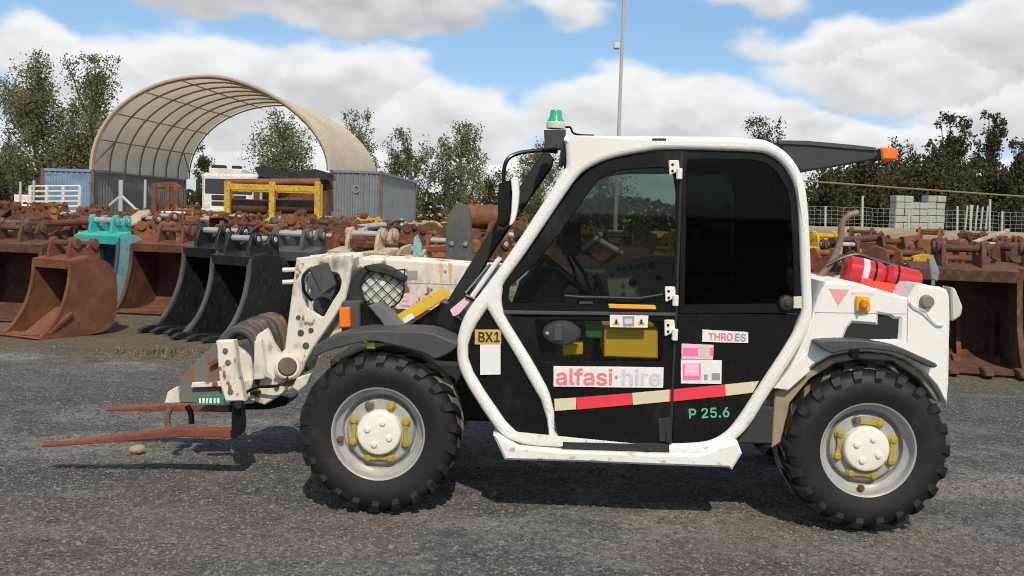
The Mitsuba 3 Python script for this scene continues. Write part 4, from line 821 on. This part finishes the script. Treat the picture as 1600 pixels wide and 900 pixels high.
v('tail_stem', cat(cyl(S3(1458, 447, 1.2), S3(1458, 415, 1.2), .012, 8), prism(SP(fillet([(1450, 404), (1458, 402), (1467, 424), (1464, 440), (1454, 436)], 2, 3), 1.2), 1.18, 1.24, .006)), 'm_metal', label='small grey lamp on a stem above the tail')

# ------------------------------------------------------------------ dome shelter and containers
scene['m_fabric'] = dict(type='principledthin', base_color=proc(lambda p, n, uv: mix((.74, .66, .54), (.58, .50, .39), smoothstep(.4, .75, fbm(p.x * .5, p.y * .5, p.z * .5, 4)) * .6)), roughness=.8, diff_trans=.95)
mat('m_rib', (.22, .165, .115), .6)
def cont_fn(a, b):
    return proc(lambda p, n, uv: mix(a, mix(b, (.2, .1, .05), smoothstep(.6, .75, fbm(p.x * 1.5, p.y * 1.5, p.z * 3, 4))), smoothstep(.4, .75, fbm(p.x * .7, p.y * .7, p.z * 2.2, 4))))
mat('m_cont_blue', cont_fn((.13, .22, .36), (.17, .27, .40)), .5); mat('m_cont_grey', cont_fn((.14, .17, .21), (.19, .22, .26)), .5); mat('m_cont_side', cont_fn((.17, .21, .23), (.15, .18, .24)), .5)
mat('m_cont_rust', rustfn((.12, .06, .04), (.16, .09, .06), (.1, .08, .07), 2), .7)
DN, DF_ = 52.0, 65.5
zl, zr = 2.95, 3.30
xl = float(W(145, 268, DN)[0]); xr = float(W(518, 268, DN)[0])
def container(x0, x1, y0, y1, z1, m_end, m_side, label, doors):
    k = thing('shipping_container', label, 'shipping container')
    def corr(p0, p1, nrm, n, z0, z1):
        p0, p1, nrm = np.array(p0), np.array(p1), np.array(nrm); V = []
        for i in range(n):
            for t, o in ((0, 0), (.3, 0), (.5, -.045), (.8, -.045)):
                q = p0 + (p1 - p0) * (i + t) / n + nrm * o; V.append(q)
        V.append(p1); N = len(V); Vv = [(q[0], q[1], z) for z in (z0, z1) for q in V]
        return np.array(Vv), np.array([[i, i + 1, N + i + 1, N + i] for i in range(N - 1)])
    add('end_wall', corr((x0, y0), (x1, y0), (0, -1), 9, .2, z1), m_end, k, False); add('end_wall', corr((x1, y1), (x0, y1), (0, 1), 9, .2, z1), m_end, k, False)
    add('side_wall', corr((x1, y0), (x1, y1), (1, 0), 40, .2, z1), m_side, k, False); add('side_wall', corr((x0, y1), (x0, y0), (-1, 0), 40, .2, z1), m_side, k, False)
    add('roof', cbox(((x0 + x1) / 2, (y0 + y1) / 2, z1 - .01), (x1 - x0, y1 - y0, .06), .01), m_side, k)
    add('base', cbox(((x0 + x1) / 2, (y0 + y1) / 2, .16), (x1 - x0 + .02, y1 - y0 + .02, .3), .02), 'm_cont_rust', k)
    for x, y in ((x0, y0), (x1, y0), (x1, y1), (x0, y1)): add('corner_post', cbox((x, y, z1 / 2 + .05), (.16, .16, z1), .02), 'm_cont_rust', k)
    for y in (y0, y1): add('top_rail', cbox(((x0 + x1) / 2, y, z1 - .02), (x1 - x0, .12, .13), .01), m_end, k)
    for x in (x0, x1): add('top_rail', cbox((x, (y0 + y1) / 2, z1 - .02), (.12, y1 - y0, .13), .01), m_side, k)
    if doors:
        for t in (.32, .42, .62, .72): add('locking_bar', cyl((x0 + (x1 - x0) * t, y0 - .06, .4), (x0 + (x1 - x0) * t, y0 - .06, z1 - .1), .03, 8), 'm_cont_side', k)
        cx = x0 + (x1 - x0) * .5; add('vent', lathe([(.2, 0), (.2, -.02), (.13, -.02), (.13, 0)], (cx, y0 - .03, z1 - .85), 20), 'm_yard_green', k)
    return k
container(xl - 2.45, xl, DN, DF_ + 1, zl, 'm_cont_blue', 'm_cont_grey', 'blue shipping container carrying the left foot of the dome shelter', False)
container(xr, xr + 2.44, DN, DF_ + 4.5, zr, 'm_cont_grey', 'm_cont_side', 'grey shipping container carrying the right foot of the dome shelter', True)
DM = thing('dome_shelter', 'arched cream fabric shelter spanning between two shipping containers', 'shelter')
NA = 33; APEX = 7.72
def arch_pt(t, y, off=0.):
    a = math.pi * t; cx, hw = (xl + xr) / 2 - .1, (xr - xl) / 2
    base = zl + (zr - zl) * t
    c, s = math.cos(a), math.sin(a)
    e = 1.02 if c > 0 else 1.2
    return np.array([cx + .6 * (y - DN) / 13.5 - math.copysign(abs(c) ** e, c) * (hw - off) , y, base + (APEX - base - off) * abs(s) ** (.96 if c > 0 else 1.05)])
NY = 10; ys = np.linspace(DN, DF_, NY)
V = [arch_pt(t, y) for y in ys for t in np.linspace(0, 1, NA)]
Fq = [[i * NA + j, (i + 1) * NA + j, (i + 1) * NA + j + 1, i * NA + j + 1] for i in range(NY - 1) for j in range(NA - 1)]
add('fabric_cover', (np.array(V), np.array(Fq)), 'm_fabric', DM, True)
for y in np.linspace(DN + .06, DF_ - .06, 8): add('rib', tube([arch_pt(t, y, .09) for t in np.linspace(0, 1, NA)], .045 if y > DN + 1 else .06, 8), 'm_rib', DM)
for t in (.1, .2, .31, .42, .58, .69, .8, .9): add('purlin', tube([arch_pt(t, DN, .16), arch_pt(t, DF_, .16)], .03, 6), 'm_rib', DM)
add('front_hem', tube([arch_pt(t, DN - .02, .0) for t in np.linspace(0, 1, NA)], .075, 8), 'm_fabric', DM)
for s_, t0, t1 in ((0, .02, .1), (1, .98, .9)): add('brace', tube([arch_pt(t0, DN + .1, .12), arch_pt(t1, DN + 1.9, .12)], .035, 6), 'm_rib', DM); add('brace', tube([arch_pt(t0, DF_ - .1, .12), arch_pt(t1, DF_ - 1.9, .12)], .035, 6), 'm_rib', DM)

# ------------------------------------------------------------------ things before and inside the dome
mat('m_galv', dirty((.42, .43, .42), (.3, .29, .27), .4, 3), .5); mat('m_white_yard', dirty((.62, .61, .58), (.35, .3, .25), .5, 2), .5); mat('m_glass_dark', (.03, .04, .05), .12)
def wbar(a, b, D, r, D2=None): return tube([W(*a, D), W(*b, D2 or D)], r, 8)
GT = thing('gate_panel', 'white steel gate panel with many rails leaning before the blue container', 'gate'); D = 38
for (a, b) in (((47, 290), (47, 352)), ((73, 291), (72, 352)), ((99, 291), (98, 352)), ((125, 290), (123, 352))): add('upright', wbar(a, b, D, .06), 'm_white_yard', GT)
for i in range(8): add('rail', wbar((47, 291 + i * 8), (125, 291 + i * 8 - .5), D + .02, .035), 'm_white_yard', GT)
SGN = thing('site_sign', 'blank pale pink and white board on two posts at the left edge', 'sign'); D = 40
c = W(35, 313, D); add('board', cbox(c, (.62, .03, .42), .005), 'm_paper', SGN); add('border', cbox(c + [0, -.02, .1], (.58, .012, .14), .003), 'm_pale_pink', SGN)
for dx in (-.26, .26): add('post', cbox((c[0] + dx, D + .05, c[2] / 2 + .1), (.06, .06, c[2] + .2), .005), 'm_galv', SGN)
FS = thing('fence_strainer', 'galvanised corner post with two slanting stays before the dome', 'fence post'); D = 36
add('post', wbar((189, 281), (188, 350), D, .075), 'm_galv', FS); add('stay', wbar((189, 306), (146, 342), D, .05), 'm_galv', FS); add('stay', wbar((190, 306), (231, 345), D, .05), 'm_galv', FS)
for i, (x, y) in enumerate(((32, 284), (227, 281), (408, 292), (53, 282))):
    add('fence_post', wbar((x, y), (x - 1, y + 66), 36, .045), 'm_galv', label=('thin fence post behind the pale sign', 'thin fence post right of the stayed corner post', 'thin fence post before the white truck', 'thin fence post behind the white gate panel')[i], cat='fence post')
# white truck
TK = thing('truck', 'white truck facing the camera under the dome shelter', 'truck'); D = 46.0
def TB(px0, py0, px1, py1, y0, y1, m, name, parent=TK, b=.03):
    a, c_ = W(px0, py1, D + y0), W(px1, py0, D + y0); return add(name, cbox(((a[0] + c_[0]) / 2, D + (y0 + y1) / 2, (a[2] + c_[2]) / 2), (c_[0] - a[0], y1 - y0, c_[2] - a[2]), b), m, parent)
CB = TB(314, 272, 400, 356, 0, 2.2, 'm_white_yard', 'cab', b=.12); TB(320, 281, 394, 302, -.05, .1, 'm_glass_dark', 'windscreen', CB)
TB(326, 264, 378, 271, .1, 1.2, 'm_white_yard', 'roof_box'); TB(330, 258, 350, 264, .3, .8, 'm_black_matt', 'roof_lamp'); TB(362, 259, 374, 264, .3, .8, 'm_black_matt', 'roof_lamp')
TB(330, 306, 384, 312, -.06, .05, 'm_black_matt', 'grille'); TB(330, 316, 384, 321, -.06, .05, 'm_black_matt', 'grille'); TB(314, 328, 400, 338, -.2, .1, 'm_white_yard', 'bumper')
for x in (318, 388): TB(x, 318, x + 9, 325, -.07, .04, 'm_lens_grey', 'headlight')
for x in (306, 404): TB(x, 280, x + 5, 298, -.1, .1, 'm_black_matt', 'mirror', TK, .02)
TB(314, 340, 330, 362, .2, 1.2, 'm_tyre', 'wheel', TK, .1); TB(384, 340, 400, 362, .2, 1.2, 'm_tyre', 'wheel', TK, .1)
TB(318, 276, 398, 360, 2.3, 8.0, 'm_white_yard', 'box_body')
c0 = W(325, 338, 40); add('crate', cbox((c0[0], 40, c0[2] - .4), (1.1, 1.0, 1.2), .02), 'm_cont_rust', label='brown crate low in front of the white truck', cat='crate')
# yellow frame
YF = thing('yellow_rack', 'yellow steel rack with three posts carrying rusty rollers', 'rack'); D = 30.0
def yb(px0, py0, px1, py1, d0, d1, m, name, parent=YF): a, c_ = W(px0, py1, D + d0), W(px1, py0, D + d0); return add(name, cbox(((a[0] + c_[0]) / 2, D + (d0 + d1) / 2, (a[2] + c_[2]) / 2), (c_[0] - a[0], d1 - d0, c_[2] - a[2]), .012), m, parent)
for x in (349, 419, 490): yb(x, 284, x + 10, 362, 0, .2, 'm_yard_yellow', 'post'); yb(x + 5, 288, x + 13, 362, 1.2, 1.4, 'm_yard_yellow', 'post'); yb(x - 3, 338, x + 14, 346, -.1, 1.5, 'm_yard_yellow', 'foot')
yb(351, 291, 498, 296, .02, .16, 'm_yard_yellow', 'beam'); yb(354, 294, 500, 299, 1.22, 1.36, 'm_yard_yellow', 'beam')
for nm, (a, b, r, m) in dict(roller=((352, 285), (500, 284), .10, M_OR), roller2=((360, 322), (420, 324), .22, RUST[2]), roller3=((430, 322), (492, 322), .22, RUST[2])).items(): add('roller', cyl(W(*a, D + .7), W(*b, D + .7), r, 16), m, YF)
# dark machine parts stacked behind the rack
OM = thing('dismantled_excavator', 'dark rusted excavator arms heaped behind the yellow rack', 'scrap machine'); D = 41.0
def poly(name, px, D0, d1, m, parent, **kw): return add(name, prism([(W(x, y, D0)[0], W(x, y, D0)[2]) for x, y in px], D0, D0 + d1, .02), m, parent, 25, **kw)
poly('arm', [(398, 262), (412, 258), (448, 268), (492, 264), (520, 272), (522, 282), (480, 280), (440, 282), (404, 276)], D, .5, 'm_yard_black', OM); poly('arm', [(402, 276), (440, 270), (516, 282), (518, 296), (440, 290), (404, 292)], D + .8, .6, RUST[2], OM)
poly('frame', [(396, 288), (512, 288), (514, 330), (396, 330)], D + 1.6, 1.2, RUST[0], OM); poly('counterweight', [(440, 296), (512, 298), (512, 350), (440, 350)], D + .4, .8, RUST[2], OM)
add('pivot', cyl(W(444, 278, D - .2), W(444, 278, D + .8), .22, 14), 'm_black_matt', OM)
RM = thing('rusty_machine', 'rust-red machine frame standing in the shade inside the dome', 'scrap machine'); D = 50.0
for a, b in (((241, 288), (241, 350)), ((262, 287), (262, 350)), ((275, 292), (275, 350))): add('upright', wbar(a, b, D, .14), RUST[1], RM)
poly('body', [(238, 318), (300, 322), (304, 356), (238, 356)], D + .3, 1.6, RUST[0], RM); poly('top', [(238, 286), (266, 284), (278, 292), (238, 294)], D, .8, RUST[1], RM)
# ---- right: bank, fence, blocks, wire
mat('m_bank', proc(lambda p, n, uv: mix((.25, .20, .14), (.16, .14, .08), fbm(p.x * .6, p.y * .6, 0, 4))), .9)
bx0, bx1 = 8.5, 48.0; xs = np.linspace(bx0, bx1, 60); V, Fq = [], []
for x in xs:
    k_ = min(1, (x - bx0) / 3); nz = (meshkit.fbm(np.array([[x * .5, 0, 0]]), 3, 5)[0] - .5) * .3
    for yy, zz in ((44, -.02), (46.5, 1.0), (48, 1.26), (62, 1.3), (70, -.02)): V.append((x, yy, zz * k_ + (nz if zz > 0 else 0) * k_))
Fq = [[i * 5 + j, (i + 1) * 5 + j, (i + 1) * 5 + j + 1, i * 5 + j + 1] for i in range(59) for j in range(4)]
add('earth_bank', (np.array(V), np.array(Fq)), 'm_bank', smooth=True, kind='structure'); tag('earth_bank', 'bare tan earth bank beyond the buckets at the right', kind='structure')
D = 50.0; FN = thing('wire_fence', 'wire mesh fence on steel posts along the earth bank', 'fence')
for i, (x, y0_) in enumerate(((1348, 306), (1496, 322), (1517, 320), (1547, 311), (1454, 340), (1566, 330), (1610, 322), (1290, 322), (1420, 330))): add('post', wbar((x, y0_), (x - 1, y0_ + 56), D, .055), 'm_galv', FN)
w_ = []
for k_ in range(6): w_.append(tube([W(1262, 322 + 6.2 * k_, D - .05), W(1640, 334 + 6.2 * k_, D - .05)], .006, 4))
for x in range(1264, 1640, 9): y_ = 322 + (x - 1262) / 378 * 12; w_.append(tube([W(x, y_, D - .06), W(x - 1, y_ + 34, D - .06)], .005, 4))
add('wire_mesh', cat(*w_), 'm_galv', FN, False, kind='stuff')
mat('m_block', dirty((.36, .36, .34), (.24, .23, .21), .6, 3), .8)
rb = random.Random(3)
for i, (x, cols, rows_, lb) in enumerate(((1412, 2, 5, 'left stack of pale grey blocks on a pallet beyond the fence'), (1436, 2, 4, 'middle, lower stack of grey blocks beyond the fence'), (1462, 2, 5, 'right stack of pale grey blocks on a pallet beyond the fence'))):
    k = thing('block_stack', lb, 'stack of blocks', None); c = W(x, 361, 52.5); wb_ = .42
    add('pallet', cbox((c[0], 53, c[2] + .02), (.98, 1.0, .12), .01), 'm_cont_rust', k)
    for r_ in range(rows_):
        for q_ in range(cols): add('block', cbox((c[0] + (q_ - (cols - 1) / 2) * (wb_ + .02) + rb.uniform(-.02, .02), 53 + rb.uniform(-.04, .04), c[2] + .25 + r_ * .335), (wb_, .9, .31), .02), 'm_block', k)
for i in range(9):
    c = W(1528 + (i % 5) * 8 - 20, 356, 53.5); 
    kp = add('steel_picket', cyl((c[0], 53.5, c[2] - .1), (c[0] + .05, 53.5, c[2] + .95 + .2 * rb.random()), .045, 6), 'm_galv', label='grey upright picket bundled behind the right end of the fence', cat='picket', group='grey pickets bundled behind the fence'); XPOS[kp] = c[0]
add('overhead_wire', tube([W(1180, 278, 40), W(1268, 283.5, 40), W(1440, 296, 41), W(1600, 307, 42), W(1760, 316, 43)], .035, 6), 'm_rib', label='thin wire hanging across the trees at the right', cat='wire')
MS = thing('light_mast', 'tall thin pole with a floodlight rising behind the cab roof', 'mast'); D = 34.0
p0, p1 = W(966, 215, D), W(975.5, -8, D)
xm = (p0[0] + p1[0]) / 2; add('pole', tube([(xm, D, 0), (xm, D, p0[2]), (xm, D, p1[2] + 1)], [.075, .06, .045], 10), 'm_galv', MS)
c = W(964, 72, D); add('floodlight', cbox((xm - .17, D - .02, c[2]), (.2, .18, .2), .03), 'm_white_yard', MS); add('bracket', cbox((xm - .05, D, c[2]), (.16, .05, .05), .01), 'm_galv', MS)
sh = W(14, 292, 90.0)
HS = thing('farm_shed', 'low dark shed far off at the left edge behind the trees', 'shed')
add('wall', cbox((sh[0], 92, 1.4), (6, 5, 2.8), .02), 'm_cont_grey', HS); add('roof', prism([(-3.3, 0), (0, 1.0), (3.3, 0), (3.3, -.1), (-3.3, -.1)], -2.8, 2.8, .01).apply_transform(move(sh[0], 92, 2.85)), 'm_hood', HS)

# ------------------------------------------------------------------ trees
def leafmat(name, a, b, c_):
    scene[name] = dict(type='principledthin', base_color=proc(lambda p, n, uv: mix(mix(a, b, noise(p.x * .9, p.y * .9, p.z * .9)), c_, smoothstep(.6, .8, noise(p.x * 2.3 + 5, p.y * 2.3, p.z * 2.3)))), roughness=.65, diff_trans=.7)
leafmat('m_leaf_olive', (.15, .155, .085), (.235, .228, .13), (.23, .19, .12)); leafmat('m_leaf_dark', (.065, .068, .04), (.11, .10, .058), (.13, .10, .065)); leafmat('m_leaf_grey', (.12, .15, .075), (.19, .21, .11), (.17, .17, .10))
mat('m_bark', proc(lambda p, n, uv: mix((.10, .085, .07), (.2, .18, .15), fbm(p.x * 6, p.y * 6, p.z * 2, 3))), .9)
def tree(D, px, ytop, wpx, label, m='m_leaf_olive', n=4200, seed=1, nl=11, upright=.6, leaf=.105, base=.16, group=None):
    r = np.random.default_rng(seed); g = W(px, 320, D); top = W(px, ytop, D)[2]; hw = wpx / 2 / F * D; x0, y0 = g[0], D
    k = thing('tree', label, 'tree', group); limbs, tips = [], []
    tr = spline([(x0, y0, -.1), (x0 + r.normal(0, .1), y0, top * .25), (x0 + r.normal(0, .25), y0, top * .6), (x0 + r.normal(0, .3), y0, top * .93)], 5)
    add('trunk', tube(tr, np.linspace(.022 * top + .06, .03, len(tr)), 7), 'm_bark', k)
    for i in range(nl):
        f_ = base + (1 - base) * (i + r.random() * .7) / nl * .92; s = tr[int(f_ * .92 * (len(tr) - 1))]; a = i * 2.4 + r.normal(0, .4)
        reach = hw * (.55 + .6 * r.random()) * (1.0 - .55 * max(0, (f_ - .55) / .45)); rise = top * (.10 + .22 * r.random()) * upright * 1.6 * (1 - .4 * f_)
        e = np.array([s[0] + math.cos(a) * reach, s[1] + math.sin(a) * reach * .8, min(s[2] + rise, top)])
        mid = (s + e) / 2 + [0, 0, -rise * .12]; c_ = spline([s, mid, e], 4); limbs.append(tube(c_, np.linspace(.009 * top + .03, .018, len(c_)), 5)); tips += [(c_[int(t * (len(c_) - 1))], .5 + .5 * (1 - t)) for t in (.45, .7, 1.0)]
    tips += [(tr[-1], .6), (tr[int(len(tr) * .8)], .7)]
    add('limb', cat(*limbs), 'm_bark', k, True)
    n = int(n * 1.9)
    w_ = np.array([t[1] for t in tips]); w_ /= w_.sum(); P = np.array([t[0] for t in tips]); idx = r.choice(len(tips), n, p=w_)
    sub = r.normal(0, 1, (len(tips), 5, 3)) * np.array([.30, .30, .34]) * hw * .62
    cen = P[idx] + sub[idx, r.integers(0, 5, n)] + r.normal(0, 1, (n, 3)) * hw * np.array([.10, .10, .15])
    cen[:, 2] = np.minimum(cen[:, 2], top + r.normal(0, .25, n)); cen = cen[cen[:, 2] > .4]; n2 = len(cen)
    a = r.normal(0, 1, (n2, 3)); a /= np.linalg.norm(a, axis=1, keepdims=True); b = np.cross(a, r.normal(0, 1, (n2, 3))); b /= np.linalg.norm(b, axis=1, keepdims=True)
    s = leaf * (.6 + .8 * r.random((n2, 1))); V = np.stack([cen - a * s, cen + b * s * .55, cen + a * s, cen - b * s * .55], 1).reshape(-1, 3)
    add('crown', (V, np.arange(4 * n2).reshape(-1, 4)), m, k, False)
    return k
tree(84, 60, 86, 125, 'tall olive green tree at the far left, its crown cut by gaps of sky', n=12000, seed=3, nl=20, upright=.8)
tree(86, 145, 92, 95, 'tall thinner tree just left of the dome shelter', n=7000, seed=4, nl=16, upright=1.0)
tree(88, 18, 200, 60, 'short dark bushy tree at the left edge under the tall one', 'm_leaf_dark', n=2600, seed=5, nl=9, upright=.4)
tree(90, 110, 205, 120, 'low dark tree filling the gap beneath the two tall trees', 'm_leaf_dark', n=4200, seed=15, nl=11, upright=.4)
tree(92, 438, 172, 110, 'round olive tree seen through the dome shelter opening', n=6500, seed=6, nl=14, upright=.7)
tree(95, 318, 228, 46, 'small tree at the left inside the dome opening', 'm_leaf_dark', n=1800, seed=7, nl=8)
tree(92, 566, 178, 62, 'slim tree standing up behind the right shoulder of the dome', n=2600, seed=8, nl=10, upright=1.0)
tree(90, 640, 198, 64, 'sparse pale tree right of the grey container', 'm_leaf_grey', n=2100, seed=9, nl=10, upright=1.0)
tree(90, 612, 236, 50, 'low sparse tree peeping over the grey container', 'm_leaf_grey', n=1300, seed=19, nl=8, upright=.8)
tree(88, 722, 190, 84, 'leafy tree between the grey container and the mirror', n=4600, seed=10, nl=12, upright=.9)
tree(90, 832, 222, 78, 'olive tree seen between the mirror arm and the cab', n=4000, seed=12, nl=11, upright=.7)
tree(100, 775, 268, 60, 'low bush behind the mirror', 'm_leaf_dark', n=2000, seed=13, nl=8, upright=.4)
tree(95, 940, 235, 120, 'tree seen only through the cab windows', n=3000, seed=14, nl=10)
tree(88, 1192, 188, 92, 'dark tree whose top shows above the cab roof', 'm_leaf_dark', n=3600, seed=21, nl=10, upright=.8)
for i, (px, yt, wd, n_, up_) in enumerate(((1290, 262, 110, 4200, .4), (1345, 236, 100, 4600, .5), (1400, 218, 84, 3800, .6), (1445, 222, 74, 3400, .6), (1488, 182, 52, 3000, 1.3), (1540, 178, 46, 3000, 1.4), (1588, 222, 50, 2600, 1.0), (1640, 205, 80, 3600, .8), (1370, 268, 120, 4600, .4), (1470, 258, 150, 6800, .4), (1560, 262, 150, 6800, .4), (1320, 268, 130, 6000, .4), (1420, 262, 130, 6000, .4), (1515, 252, 110, 5000, .45), (1605, 268, 120, 5000, .4))):
    tree(84 + (i % 3) * 4, px, yt, wd, ('dark low tree right behind the cab rear', 'dark tree beneath the raised bonnet', 'dark rounded tree right of the orange indicator', 'dark tree left of the tallest pair', 'left one of the tallest pair of dark trees at the right', 'right one of the tallest pair of dark trees at the right',
         'thin dark tree near the right edge', 'dark tree cut off by the right edge', 'dark undergrowth tree left of the block stacks', 'dark undergrowth tree behind the block stacks', 'dark undergrowth tree behind the fence pickets', 'low dark tree behind the exhaust pipe', 'broad dark tree just above the block stacks', 'dark tree filling the foot of the tallest pair', 'broad dark tree low at the right edge')[i], 'm_leaf_dark', n=int(n_ * .8), seed=30 + i, nl=14, upright=up_, leaf=.14)
# far low scrub along the skyline
rs = np.random.default_rng(77); n = 26000; x = rs.uniform(-105, 105, n); y = 112 + rs.uniform(-4, 4, n); hmax = 1.6 + 2.6 * meshkit.fbm(np.stack([x * .12, x * 0, x * 0], -1), 3, 6) + .02 * np.maximum(x, 0)
cen = np.stack([x, y, rs.random(n) * hmax], 1); a = rs.normal(0, 1, (n, 3)); b = np.cross(a, rs.normal(0, 1, (n, 3))); a /= np.linalg.norm(a, axis=1, keepdims=True); b /= np.linalg.norm(b, axis=1, keepdims=True); s = .33
add('far_scrub', (np.stack([cen - a * s, cen + b * s * .6, cen + a * s, cen - b * s * .6], 1).reshape(-1, 3), np.arange(4 * n).reshape(-1, 4)), 'm_leaf_dark', smooth=False); tag('far_scrub', 'low dark scrub along the skyline behind the yard', 'scrub', kind='stuff')
labels.pop('work_lamp', None)


ORD = ('leftmost', 'second from left', 'third from left', 'fourth from left', 'fifth from left', 'sixth from left', 'seventh from left', 'eighth from left', 'last')
same = {}
for k in XPOS: same.setdefault(labels[k]['label'], []).append(k)
for lb, ks in same.items():
    if len(ks) > 1:
        for i, k in enumerate(sorted(ks, key=XPOS.get)): labels[k]['label'] = f'{lb}, {ORD[min(i, 8)]}'.replace('bucket with bright pins in', 'bright-pinned bucket in').replace('bucket tipped forward in', 'tipped bucket in')
for k in XPOS:
    if len(labels[k]['label'].split()) > 16: print('LONG', labels[k]['label'])
